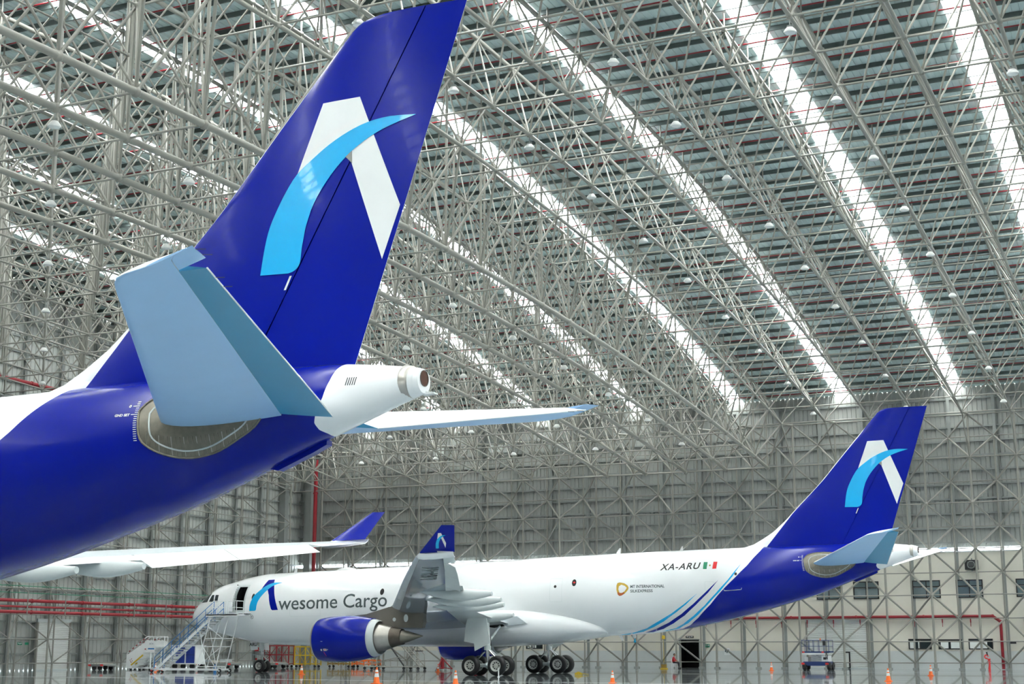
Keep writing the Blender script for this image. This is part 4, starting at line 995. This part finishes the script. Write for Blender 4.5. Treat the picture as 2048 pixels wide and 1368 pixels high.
# ---- tall maintenance stair at the nose door
t = thing('maintenance_stair', 'tall white stair with blue handrails leading up to the open nose door', 'stairs', (-74.4, 94.5, 0))
X0, X1, Z0, Z1 = 0.1, 5.5, 0.12, 4.28; NS = 22
for y in (-0.6, 0.6):
    MB().add([(X0 - .1, y - .03, Z0 - .03), (X0 + .15, y - .03, Z0 - .03), (X1 + .1, y - .03, Z1 - .05), (X1 + .1, y - .03, Z1 + .05), (X1 - .1, y - .03, Z1 + .05), (X0 - .1, y - .03, Z0 + .06), (X0 - .1, y + .03, Z0 - .03), (X0 + .15, y + .03, Z0 - .03), (X1 + .1, y + .03, Z1 - .05), (X1 + .1, y + .03, Z1 + .05), (X1 - .1, y + .03, Z1 + .05), (X0 - .1, y + .03, Z0 + .06)],
             [(0,1,2,3,4,5), (11,10,9,8,7,6), (0,6,7,1), (1,7,8,2), (2,8,9,3), (3,9,10,4), (4,10,11,5), (5,11,6,0)]).build('stringer', S, t)
tread = MB().box((0, 0, 0), (.26, 1.2, .045)).box((.12, 0, -.03), (.02, 1.2, .08)).mesh('tread', S)
for i in range(NS):
    f = (i + .7) / NS; place(tread, 'tread', t, (X0 + (X1 - X0) * f, 0, Z0 + (Z1 - Z0) * f))
for y in (-0.62, 0.62):
    b = MB()
    for h in (.55, 1.05): b.tube((X0, y, Z0 + h), (X1, y, Z1 + h), .028, 8)
    b.tube((X0, y, Z0 + 1.05), (X0 - .05, y, Z0 + .0), .028, 8)
    for i in range(8):
        f = i / 7; x = X0 + (X1 - X0) * f; z = Z0 + (Z1 - Z0) * f; b.tube((x, y, z), (x, y, z + 1.05), .026, 8)
    b.build('handrail', B_, t, smooth=50)
MB().box2((4.9, -.8, 4.27), (7.75, .78, 4.37)).box2((4.9, -.8, 4.2), (7.75, -.72, 4.36)).build('platform', S, t)
MB().box2((7.2, .2, 4.38), (7.85, .9, 4.42)).build('door_bridge', M['black'], t)
b = MB()
for xs, y in (((4.95, 5.5), .75), ((5.5, 6.1, 6.75), -.78), ((6.95, 7.7), -.78)):
    for h in (.5, 1.0): b.tube((xs[0], y, 4.35 + h), (xs[-1], y, 4.35 + h), .026, 8)
    for x in xs: b.tube((x, y, 4.35), (x, y, 5.35), .026, 8)
for h in (.5, 1.0): b.tube((7.7, -.78, 4.35 + h), (7.7, .1, 4.35 + h), .026, 8)
b.tube((7.7, .1, 4.35), (7.7, .1, 5.35), .026, 8).build('guard_rail', S, t, smooth=50)
for y in (-.65, .65):
    b = MB()
    b.tube((6.9, y, 4.25), (5.85, y, .25), .04, 8).tube((5.25, y, 4.1), (4.1, y, .25), .04, 8).tube((4.3, y, 3.1), (5.0, y, .3), .035, 8)
    b.tube((4.75, y, 2.55), (6.45, y, 2.55), .032, 8).tube((4.62, y, 1.95), (6.3, y, 1.95), .032, 8).tube((4.2, y, .45), (5.9, y, .45), .03, 8)
    if y < 0: b.tube((4.65, y, 1.95), (5.85, y, .4), .026, 6).tube((6.28, y, 1.9), (4.2, y, .45), .026, 6).tube((5.0, y, 3.5), (6.45, y, 2.55), .024, 6)
    b.build('support_frame', S, t, smooth=50)
b = MB()
for y in (-.65, .65): b.box2((-.2, y - .06, .17), (6.2, y + .06, .31))
for x in (.0, 5.9): b.box2((x - .05, -.65, .18), (x + .05, .65, .3))
for x in (.6, 4.2, 5.9): b.box2((x - .04, -.65, .19), (x + .04, .65, .29))
b.build('base_frame', S, t)
for x in (-.1, 6.25):
    for y in (-.65, .65): MB().lathe((x, y - .05, .15), (0, 1, 0), [(0, .02), (0, .15), (.1, .15), (.1, .02)], 16).lathe((x, y - .06, .15), (0, 1, 0), [(0, .01), (0, .07), (.12, .07), (.12, .01)], 12, 1).build('castor', [M['tyre'], M['redbright'] if x < 0 else M['greypanel']], t, smooth=40)
t = thing('fire_extinguisher', 'slim blue cylinder standing under the tall white stair frame', 'bottle', (-69.4, 95.0, 0))
MB().lathe((0, 0, 0), (0, 0, 1), [(0, .001), (0, .12), (.5, .12), (.58, .06), (.62, .03)], 14).build('cylinder', B_, t, smooth=40); MB().box((0, 0, .64), (.1, .04, .05)).build('valve', M['black'], t)

# ---- two white mobile boarding stairs
def mobile_stair(loc, label, board):
    t = thing('boarding_stair', label, 'stairs', loc, 0, 'white boarding stairs by the left wall')
    for y in (-.75, .75):
        MB().prism([(0, y - .02, .12), (.45, y - .02, .12), (2.1, y - .02, 1.75), (2.75, y - .02, 1.75), (2.75, y - .02, 2.35), (2.1, y - .02, 2.55), (1.9, y - .02, 2.35), (0, y - .02, 1.25)], (0, .04, 0)).build('side_panel', S, t)
        b = MB().path([(0, y, .3), (0, y, 1.38), (.12, y, 1.48), (1.95, y, 2.72), (2.1, y, 2.8), (2.75, y, 2.8), (2.75, y, 2.3)], .035, 8)
        b.build('handrail', S, t, smooth=50)
        for i in range(5): MB().tube((.2 + .36 * i, y, 1.53 + .245 * i), (.36 + .36 * i, y, 1.64 + .245 * i), .042, 8).build('grip', M['red'], t, smooth=50)
    tr = MB().box((0, 0, 0), (.28, 1.46, .04)).mesh('tread', M['greypanel'])
    for i in range(9): place(tr, 'tread', t, (.3 + .22 * i, 0, .25 + .2 * i))
    MB().box2((2.1, -.75, 1.9), (2.85, .75, 1.97)).build('platform', M['greypanel'], t)
    b = MB()
    for y in (-.7, .7): b.box2((.1, y - .05, .12), (2.6, y + .05, .22)).box2((2.45, y - .04, .2), (2.53, y + .04, 1.9)).tube((.9, y, .2), (2.4, y, 1.3), .03, 6)
    b.build('undercarriage', S, t)
    MB().tube((.55, -.82, .42), (1.75, -.82, 1.25), .07, 8).build('lift_arm', M['yellow'], t, smooth=50)
    for x in (.35, 2.4):
        for y in (-.6, .6): MB().lathe((x, y - .06, .14), (0, 1, 0), [(0, .01), (0, .14), (.12, .14), (.12, .01)], 16).build('wheel', M['tyre'], t, smooth=40)
    d = MB()
    for a, c in ((.38, .82), (.52, .92), (.44, .70), (.60, .76), (.52, .62)): d.box((a, -.775, c), (.08, .01, .07))
    d.build('red_mark', M['red'], t); MB().box((1.95, -.775, 1.75), (.16, .01, .09)).build('red_plate', M['red'], t)
    if board:
        MB().box2((2.2, -.83, 1.5), (3.0, -.80, 2.42)).build('sign_board', S, t); MB().tube((2.55, -.8, .2), (2.55, -.8, 1.6), .035, 6).build('sign_post', S, t, smooth=50)
        text_obj('sign_lettering', 'ACN', .2, M['navy'], t, (2.38, -.835, 2.13), (math.pi / 2, 0, 0)); MB().box((2.6, -.832, 1.78), (.66, .012, .12)).build('blue_band', M['railblue'], t)
    return t
mobile_stair((-86.2, 106.4, 0), 'white boarding stair with red grips, leftmost of two by the left wall', False)
mobile_stair((-84.6, 103.9, 0), 'white boarding stair with yellow lift arm and lettered sign board', True)

# ---- cart with blue doors, dollies with pallets
t = thing('baggage_cart', 'white baggage cart with dark blue curtain doors behind the tall stair', 'cart', (-84.2, 110, 0))
MB().box2((-.6, -.7, .42), (2.2, .7, .52)).box2((-.6, -.7, .5), (.0, .7, 2.0)).box2((2.1, -.7, .5), (2.2, .7, 2.05)).box2((0, .62, .5), (2.2, .7, 2.0)).box2((-.6, -.72, 2.0), (2.25, .72, 2.1)).box2((1.02, -.7, .5), (1.12, -.62, 2.0)).build('body', S, t)
for x0, x1 in ((.03, 1.0), (1.14, 2.08)):
    c = MB(); k = 12; c.grid([[(x0 + (x1 - x0) * i / k, -.68 + .03 * (i % 2), z) for i in range(k + 1)] for z in (.52, 1.25, 1.99)]); c.build('curtain', M['containerblue'], t, fix=False)
    MB().box2((x0, -.73, 1.22), (x1, -.70, 1.27)).build('strap', M['navy'], t)
for x in (-.1, 1.8):
    for y in (-.6, .6): MB().lathe((x, y - .08, .24), (0, 1, 0), [(0, .02), (0, .24), (.16, .24), (.16, .02)], 18).build('wheel', M['tyre'], t, smooth=40)
MB().box2((-1.5, -.05, .3), (-.6, .05, .36)).box2((-1.55, -.3, .25), (-1.45, .3, .4)).build('tow_bar', S, t)
def dolly(loc, L, label, load, rz=0):
    t = thing('pallet_dolly', label, 'dolly', loc, rz, 'low dollies along the left wall')
    MB().box2((0, -.9, .38), (L, .9, .5)).box2((0, -.85, .3), (L, -.78, .4)).box2((0, .78, .3), (L, .85, .4)).build('deck', M['steeld'], t)
    for i in range(int(L / .3)): MB().tube((.15 + .3 * i, -.85, .54), (.15 + .3 * i, .85, .54), .05, 8).build('roller', M['metal'], t, smooth=50)
    for x in (.4, L - .4):
        for y in (-.7, .7): MB().lathe((x, y - .07, .2), (0, 1, 0), [(0, .02), (0, .2), (.14, .2), (.14, .02)], 16).build('wheel', M['tyre'], t, smooth=40)
    for x in (.05, L - .05): MB().box((x, -.92, .42), (.3, .03, .14)).build('reflector', M['redbright'], t)
    MB().box2((L, -.04, .3), (L + .8, .04, .36)).build('tow_bar', M['steeld'], t)
dolly((-83.6, 112.6, 0), 3.6, 'low pallet dolly with steel rollers below the airliner nose', None)
dolly((-79.4, 116.0, 0), 2.2, 'short low dolly right behind the nose wheels', None)
dolly((-86.4, 101.4, 0), 1.4, 'small low dolly left of the boarding stairs', None)
for i, (x, y, w, h, c) in enumerate(((-83.0, 112.5, .8, .22, 'wing'), (-81.9, 112.6, .9, .16, 'cream'), (-81.0, 112.5, .6, .26, 'greypanel'))):
    t = tag(MB().box2((x - w / 2, y - .5, .59), (x + w / 2, y + .5, .59 + h)).box2((x - w / 2 - .03, y - .53, .59 + h - .04), (x + w / 2 + .03, y + .53, .59 + h)).build('lidded_crate', M[c], None), ['grey lidded crate at the left end of the roller dolly', 'flat cream lidded crate in the middle of the roller dolly', 'small pale crate at the right end of the roller dolly'][i], 'crate')
# ---- yellow and red racks behind the nose gear
def rack(loc, L, H, m, label, shelves=3, skirt=0):
    t = thing('equipment_rack', label, 'rack', loc, 0)
    n = max(2, int(L / 1.0) + 1)
    for i in range(n):
        x = L * i / (n - 1)
        for y in (0, .9): MB().box((x, y, H / 2 + .1), (.09, .09, H - .2)).build('upright', m, t)
    for k in range(shelves):
        z = .35 + (H - .4) * k / max(1, shelves - 1)
        for y in (0, .9): MB().box((L / 2, y, z), (L, .06, .1)).build('rail', m, t)
        MB().box((L / 2, .45, z + .03), (L, .9, .03)).build('shelf', M['rack'], t)
    for i in range(n - 1):
        a, c = L * i / (n - 1), L * (i + 1) / (n - 1)
        MB().tube((a, 0, .35), (c, 0, H - .1), .03, 6).tube((c, 0, .35), (a, 0, H - .1), .03, 6).build('cross_brace', m, t)
    for x in (.15, L - .15):
        for y in (.1, .8): MB().lathe((x, y - .04, .12), (0, 1, 0), [(0, .01), (0, .12), (.08, .12), (.08, .01)], 12).build('castor', M['tyre'], t, smooth=40)
    return t
rack((-83.1, 121.6, 0), 2.8, 2.1, M['red'], 'tall red rack directly behind the nose gear')
rack((-80.0, 122.2, 0), 2.4, 2.0, M['yellow'], 'weathered yellow rack between the nose gear and the engine')
rack((-77.0, 123.4, 0), 2.4, 0.8, M['rack'], 'low yellow brown rack behind the lip of the engine', 2)
rack((-74.3, 123.4, 0), 2.6, 0.75, M['orange'], 'low orange rack beneath the blue engine', 2)
# ---- grey docking stand below the wing
t = thing('docking_stand', 'low grey tube docking stand with steps under the wing behind the engine', 'stand', (-67.0, 113.4, 0))
b = MB()
for y in (0, 1.2):
    b.tube((0, y, .25), (5.4, y, .25), .045, 8).tube((0, y, .25), (0, y, .7), .035, 8).tube((0, y, .45), (3.6, y, 1.1), .035, 8).tube((1.2, y, .25), (1.2, y, 1.9), .035, 8).tube((2.6, y, .25), (2.6, y, .95), .03, 8)
for x in (0, 1.2, 2.6, 3.9): b.tube((x, 0, .25), (x, 1.2, .25), .035, 8)
b.build('chassis', M['steel'], t, smooth=50)
b = MB()
for y in (.1, 1.1): b.tube((3.5, y, 2.1), (5.4, y, .25), .05, 8).tube((3.9, y, .25), (3.9, y, 2.7), .035, 8).tube((3.6, y, 2.9), (5.3, y, 1.3), .03, 8).tube((5.3, y, 1.3), (5.35, y, .3), .03, 8).tube((3.6, y, 2.1), (3.6, y, 2.9), .03, 8).tube((4.5, y, 1.2), (4.6, y, 2.0), .03, 8)
b.build('stair_frame', M['steel'], t, smooth=50)
for i in range(9): MB().box((3.62 + .2 * i, .6, 1.95 - .195 * i), (.2, 1.0, .035)).build('tread', M['steel'], t)
MB().box2((5.0, .0, 1.55), (5.6, .3, 1.63)).build('tray', M['black'], t)
MB().tube((2.2, .6, 2.0), (3.6, .6, .3), .07, 8).build('brace_beam', M['black'], t, smooth=50)
for x in (0, 1.2, 3.9, 5.3):
    for y in (0, 1.2): MB().lathe((x, y - .05, .13), (0, 1, 0), [(0, .02), (0, .13), (.1, .13), (.1, .02)], 14).build('castor', M['tyre'], t, smooth=40)
# ---- red tripod jack
def jack(loc, h, label):
    t = thing('tripod_jack', label, 'jack', loc)
    MB().lathe((0, 0, 0.15), (0, 0, 1), [(0, .16), (h * .6, .16), (h * .62, .1), (h, .09)], 16, capa=True, capb=True).build('cylinder', M['red'], t, smooth=40)
    MB().lathe((0, 0, h * .9), (0, 0, 1), [(0, .06), (.3, .06), (.32, .08), (.38, .08)], 12, capb=True).build('ram', M['chrome'], t, smooth=40)
    for k in range(3):
        a = 2 * math.pi * k / 3 + .4; p = Vector((math.cos(a) * .85, math.sin(a) * .85, .12))
        MB().tube((0, 0, h * .75), p, .05, 8).tube((0, 0, .3), p, .035, 8).build('leg', M['red'], t, smooth=50); MB().lathe(p - Vector((0, 0, .12)), (0, 0, 1), [(0, .12), (.06, .12), (.12, .05)], 12, capa=True).build('foot', M['steeld'], t, smooth=40)
jack((-57.8, 110.4, 0), 1.35, 'red tripod jack standing left of the main wheels under the wing')
jack((-55.6, 112.2, 0), 1.1, 'red tripod jack farther back between the main wheels and the wall')
# ---- cones
def make_cone():
    t = thing('traffic_cone', '-', 'cone', (0, 0, 0), 0, 'orange traffic cones on the floor')
    MB().box((0, 0, .02), (.38, .38, .04)).lathe((0, 0, .04), (0, 0, 1), [(0, .16), (.03, .145)], 20).build('base', M['orange'], t, smooth=40)
    MB().lathe((0, 0, .06), (0, 0, 1), [(0, .142), (.64, .035), (.66, .025), (.66, .001)], 24).build('shell', M['orange'], t, smooth=40)
    MB().lathe((0, 0, .30), (0, 0, 1), [(0, .1045), (.16, .078)], 24).build('reflective_band', M['stairwhite'], t, smooth=40)
    MB().lathe((0, 0, .52), (0, 0, 1), [(0, .069), (.09, .054)], 24).build('reflective_band', M['stairwhite'], t, smooth=40)
    return t
cone = make_cone()
for i, (x, y, s, lb) in enumerate(((-58.96, 91.0, 1, 'orange cone with white bands alone in front of the blue engine'), (-40.02, 69.0, 1.2, 'large orange cone cut by the bottom edge below the engine'), (-35.86, 70.0, 1, 'orange cone nearest the front main wheels'),
        (-55.09, 104.5, .85, 'small dull red cone under the wing behind the engine'), (-80.2, 101.5, .95, 'orange cone behind the foot of the tall white stair'), (-29.62, 76.5, .92, 'orange cone with only its tip showing right of the main wheels'),
        (-33.14, 122.0, .95, 'reddish orange cone left of the blue scissor lift'), (-16.84, 87.0, 1, 'orange cone nearest the right, white banded, right of the lift'), (-17.45, 105.0, 1, 'orange cone in front of the low office windows'))):
    o = cone if i == 0 else copy_tree(cone); o.location = (x, y, 0.0); o.scale = (s, s, s); o['label'] = lb
t = thing('marker_post', 'thin white marker post on the floor by the front main wheels', 'post', (-42.2, 88.5, 0))
MB().lathe((0, 0, 0), (0, 0, 1), [(0, .09), (.03, .09), (.05, .04), (.55, .04), (.6, .02), (.6, .001)], 12, capa=True).build('tube', S, t, smooth=40); MB().lathe((0, 0, .4), (0, 0, 1), [(0, .042), (.08, .042)], 12).build('band', M['greypanel'], t, smooth=40)
t = tag(MB().box((0, 0, .07), (.5, .22, .12)).prism([(-.25, -.11, .13), (.25, -.11, .13), (0, -.11, .24)], (0, .22, 0)).tube((.25, 0, .1), (.7, .2, .05), .02, 6).build('wheel_chock', M['yellow']), 'yellow wheel chock on the floor behind the rear main wheels', 'chock'); t.location = (-40.2, 97.3, 0)
# ---- scissor lift
t = thing('scissor_lift', 'blue and white scissor lift parked before the large roller door', 'lift', (-30.3, 126.6, 0))
MB().box2((-1.1, -.75, .45), (1.1, .75, .72)).box2((-.75, -.85, .38), (.75, -.72, .68)).build('chassis', M['navy'], t)
MB().box2((-1.05, -.5, .72), (-.75, .6, 1.08)).box2((.45, -.7, .72), (1.0, .6, 1.2)).build('side_box', S, t)
MB().box2((.6, -.73, .88), (.85, -.69, 1.08)).build('hose_reel', M['black'], t)
for x in (-1.05, 1.05):
    for y in (-.55, .62):
        MB().lathe((x - .15, y, .34), (1, 0, 0), [(0, .1), (0, .28), (.05, .34), (.25, .34), (.3, .28), (.3, .1)], 20).build('wheel', M['tyre'], t, smooth=40)
for x in (-1.12, .92): MB().box((x, -.87, .55), (.26, .04, .16)).build('tail_lamp', M['redbright'], t)
b = MB()
for k in range(4):
    z = .78 + .16 * k
    for y in (-.35, .35): b.tube((-.55, y, z), (.4, y, z + .14), .035, 6).tube((.4, y, z), (-.55, y, z + .14), .035, 6)
b.build('scissor_arms', M['greypanel'], t, smooth=50)
MB().box2((-1.2, -.8, 1.42), (.75, .8, 1.56)).box2((.7, -.4, 1.46), (1.15, .8, 1.58)).build('platform', M['navy'], t); MB().box2((-1.18, -.83, 1.28), (.73, -.78, 1.44)).build('bumper', S, t)
for x in (-1.05, .6): MB().box((x, -.84, 1.5), (.2, .03, .12)).build('red_plate', M['redbright'], t)
b = MB()
for y in (-.78, .78):
    for z in (2.0, 2.48): b.tube((-1.2, y, z), (1.1, y, z), .025, 6)
    for x in (-1.2, -.92, -.6, -.15, .3, .75, 1.1): b.tube((x, y, 1.56), (x, y, 2.48), .022, 6)
for x in (-1.2, 1.1):
    for z in (2.0, 2.48): b.tube((x, -.78, z), (x, .78, z), .025, 6)
b.build('guard_rail', M['navy'], t, smooth=50)
MB().box2((.62, -.86, 2.05), (.86, -.72, 2.42)).build('control_box', M['black'], t); MB().lathe((.42, -.78, 2.48), (0, 0, 1), [(0, .05), (.14, .05), (.18, .02)], 10, capb=True).build('beacon', M['orange'], t, smooth=40)
MB().path([(.9, -.8, 1.5), (.85, -.85, 1.2), (.95, -.8, .9), (1.0, -.78, 1.3)], .03, 6).build('cable', M['black'], t, smooth=50)
# ---- red hose stand by the right riser
t = thing('hose_monitor', 'red fire monitor on a tripod stand left of the red riser', 'hydrant', (-17.2, 133.0, 0))
MB().lathe((0, 0, 0), (0, 0, 1), [(0, .1), (.85, .1), (.87, .13), (.95, .13)], 14, capa=True, capb=True).build('standpipe', M['redbright'], t, smooth=40)
for k in range(3):
    a = 2 * math.pi * k / 3 + .5; MB().tube((0, 0, .85), (math.cos(a) * .95, math.sin(a) * .95, .02), .025, 6).build('leg', M['steeld'], t, smooth=50)
b = MB()
for k in range(14):
    a0, a1 = math.pi * 1.7 * k / 14, math.pi * 1.7 * (k + 1) / 14; b.tube((-.2 + .15 * math.cos(a0), 0, 1.12 + .15 * math.sin(a0)), (-.2 + .15 * math.cos(a1), 0, 1.12 + .15 * math.sin(a1)), .055, 8)
b.build('swivel', M['redbright'], t, smooth=60); MB().tube((-.1, 0, 1.24), (-.15, -.1, 1.5), .05, 8, r2=.07).build('nozzle', M['black'], t, smooth=50)
# ---- wall fittings
t = thing('wall_unit', 'black box unit mounted high on the cream wall above the offices', 'heater', (-18.6, YC - .1, 9.05))
MB().box((0, -.3, 0), (1.1, .55, .85)).build('case', M['black'], t); MB().lathe((0, -.58, 0), (0, -1, 0), [(0, .34), (.03, .34), (.03, .28)], 20).build('grille_ring', M['steeld'], t, smooth=40)
for k in range(5): MB().box((0, -.59, -.24 + .12 * k), (.6, .02, .03)).build('grille_bar', M['steeld'], t)
MB().box2((-.05, -.1, -.6), (.05, .1, .6)).build('wall_bracket', M['steeld'], t)
def sign(loc, w, h, m, label, s=None, tm=None, cat='sign', size=.12, rz=0):
    t = thing('wall_sign', label, cat, loc, rz)
    MB().box((0, 0, 0), (w, .03, h)).build('panel', m, t)
    if tm:
        for k in range(3): MB().box((-w * .28 + w * .28 * k, -.02, h * .12 * (1 - k % 2)), (w * .2, .012, h * .38)).build('mark', tm, t)
    return t
sign((-44.95, YC - .12, 2.86), .8, .2, M['black'], 'small black name sign above the dark doorway', 'x', M['greypanel'], size=.12)
sign((-43.2, YC - .12, 2.05), .42, .3, M['green'], 'green and white exit sign right of the dark doorway', 'x', M['stairwhite'], size=.14)
sign((-41.3, YC - .12, 1.5), .55, .62, M['stairwhite'], 'white paper notice on the cream wall right of the doorway', 'x', M['letter'], size=.1)
sign((-15.55, YC - .12, 2.28), .5, .16, M['black'], 'small black sign beside the far right roller door', '', None)
sign((XL + .8, 94.6, 2.2), .5, .22, M['green'], 'green exit sign on the left wall beside the roller door', 'x', M['stairwhite'], size=.14, rz=math.pi / 2)
sign((XL + .8, 95.4, 2.2), .4, .2, M['green'], 'second green sign right beside the exit sign on the left wall', '', None, rz=math.pi / 2)
t = thing('hoist_box', 'yellow hoist box hanging on a thin chain from the wall frame', 'hoist', (-44.6, 128.0, 0))
MB().tube((0, 0, .5), (0, 0, 2.7), .02, 6).build('chain', M['yellow'], t, smooth=50); MB().box((0, 0, .25), (.42, .3, .32)).box((0, -.16, .27), (.2, .04, .16)).build('case', M['rack'], t); MB().lathe((0, 0, 2.6), (0, 0, 1), [(0, .05), (.05, .15), (.3, .15), (.36, .05)], 12).build('hoist_motor', M['yellow'], t, smooth=40); MB().box((0, 0, .04), (.6, .4, .08)).build('foot', M['yellow'], t)
# ---- seated person
ch = thing('chair', 'small white chair on which the person in red sits', 'chair', (-44.75, 131.3, 0))
MB().box((0, 0, .44), (.46, .44, .04)).build('seat', S, ch); MB().box((-.2, 0, .68), (.04, .42, .34)).build('backrest', S, ch)
for x in (-.2, .2):
    for y in (-.19, .19): MB().tube((x, y, 0), (x, y, .44), .02, 6).build('leg', S, ch, smooth=50)
P = [(-.05, 0, .52), (-.07, 0, .75), (-.05, 0, .95), (-.02, 0, 1.03), (-.06, .17, .97), (.05, .24, .74), (.27, .14, .66), (-.06, -.17, .97), (.05, -.24, .74), (.27, -.14, .66), (-.02, .10, .52), (.40, .11, .53), (.42, .11, .10), (-.02, -.10, .52), (.40, -.11, .53), (.50, -.11, .10), (.01, 0, 1.10)]
E_ = [(0, 1), (1, 2), (2, 3), (3, 16), (2, 4), (4, 5), (5, 6), (2, 7), (7, 8), (8, 9), (0, 10), (10, 11), (11, 12), (0, 13), (13, 14), (14, 15)]
R_ = [.14, .15, .13, .06, .07, .055, .04, .07, .055, .04, .10, .075, .05, .10, .075, .05, .06]
me0 = D.meshes.new('body')
def build_body():
    import bmesh as _b
    bm = _b.new(); lay = bm.verts.layers.skin.verify(); vs = [bm.verts.new(p) for p in P]
    for a, c in E_: bm.edges.new((vs[a], vs[c]))
    for v, r in zip(vs, R_): v[lay].radius = (r, r); v[lay].use_root = False
    vs[0][lay].use_root = True
    bm.to_mesh(me0); bm.free()
    o = D.objects.new('body', me0); C.objects.link(o); o.modifiers.new('skin', 'SKIN'); s = o.modifiers.new('sub', 'SUBSURF'); s.levels = 2; s.render_levels = 2
    bpy.context.view_layer.update(); m2 = D.meshes.new_from_object(o.evaluated_get(bpy.context.evaluated_depsgraph_get())); D.objects.remove(o); return m2
bm_ = build_body(); bm_.materials.clear()
for m in ('vest', 'trouser', 'skin'): bm_.materials.append(M[m])
for p in bm_.polygons:
    c = p.center; p.use_smooth = True
    p.material_index = 1 if (c.z < .60) else (2 if (c.z > 1.06 or (c.x > .2 and c.z < .75)) else 0)
pr_ = thing('person', 'person in a red jacket and dark trousers sitting on a chair by the doorway', 'person', (-44.75, 131.3, 0))
place(bm_, 'body', pr_)
hd = MB(); rows = []
for j in range(11):
    ph = math.pi * j / 10; rr = math.sin(ph); z = 1.22 + .125 * math.cos(ph)
    rows.append([(.03 + .095 * rr * math.cos(a) + (.012 if -.5 < (a if a < math.pi else a - 2 * math.pi) < .5 and 1.12 < z < 1.2 else 0), .076 * rr * math.sin(a), z) for a in [2 * math.pi * k / 16 for k in range(16)]])
hd.grid(rows, 0, close=True).prism([(.12, -.012, 1.24), (.145, -.012, 1.19), (.12, -.012, 1.18)], (0, .024, 0))
hd.ball((.105, .03, 1.235), .013, 6, 4, 1).ball((.105, -.03, 1.235), .013, 6, 4, 1).box((.118, 0, 1.155), (.012, .045, .008), 2)
for s in (-1, 1): hd.ball((.03, s * .078, 1.22), .022, 6, 4)
hd.build('head', [M['skin'], M['black'], M['vest']], pr_, smooth=50)
hr = MB(); rows = []
for j in range(7):
    ph = math.pi * .62 * j / 6; rr = math.sin(ph); z = 1.23 + .137 * math.cos(ph)
    rows.append([(.018 + .105 * rr * math.cos(a) - (.03 if math.cos(a) > .3 and j > 3 else 0), .085 * rr * math.sin(a), max(z, 1.25) if math.cos(a) > .3 else z) for a in [2 * math.pi * k / 16 for k in range(16)]])
hr.grid(rows, 0, close=True).build('hair', M['hair'], pr_, smooth=60)
for s in (-1, 1):
    MB().box((.47 if s > 0 else .55, s * .11, .05), (.26, .09, .09)).build('shoe', M['black'], pr_)
    hn = MB().ball((.30, s * .13, .65), .04, 8, 6)
    for k in range(4): hn.tube((.31, s * (.105 + .018 * k), .65), (.375 - .006 * abs(k - 1), s * (.10 + .018 * k), .62), .009, 6)
    hn.tube((.29, s * .10, .66), (.34, s * .075, .64), .010, 6); hn.build('hand', M['skin'], pr_, smooth=60)
MB().box((-.19, 0, .84), (.02, .28, .05)).build('reflective_stripe', M['stairwhite'], pr_)
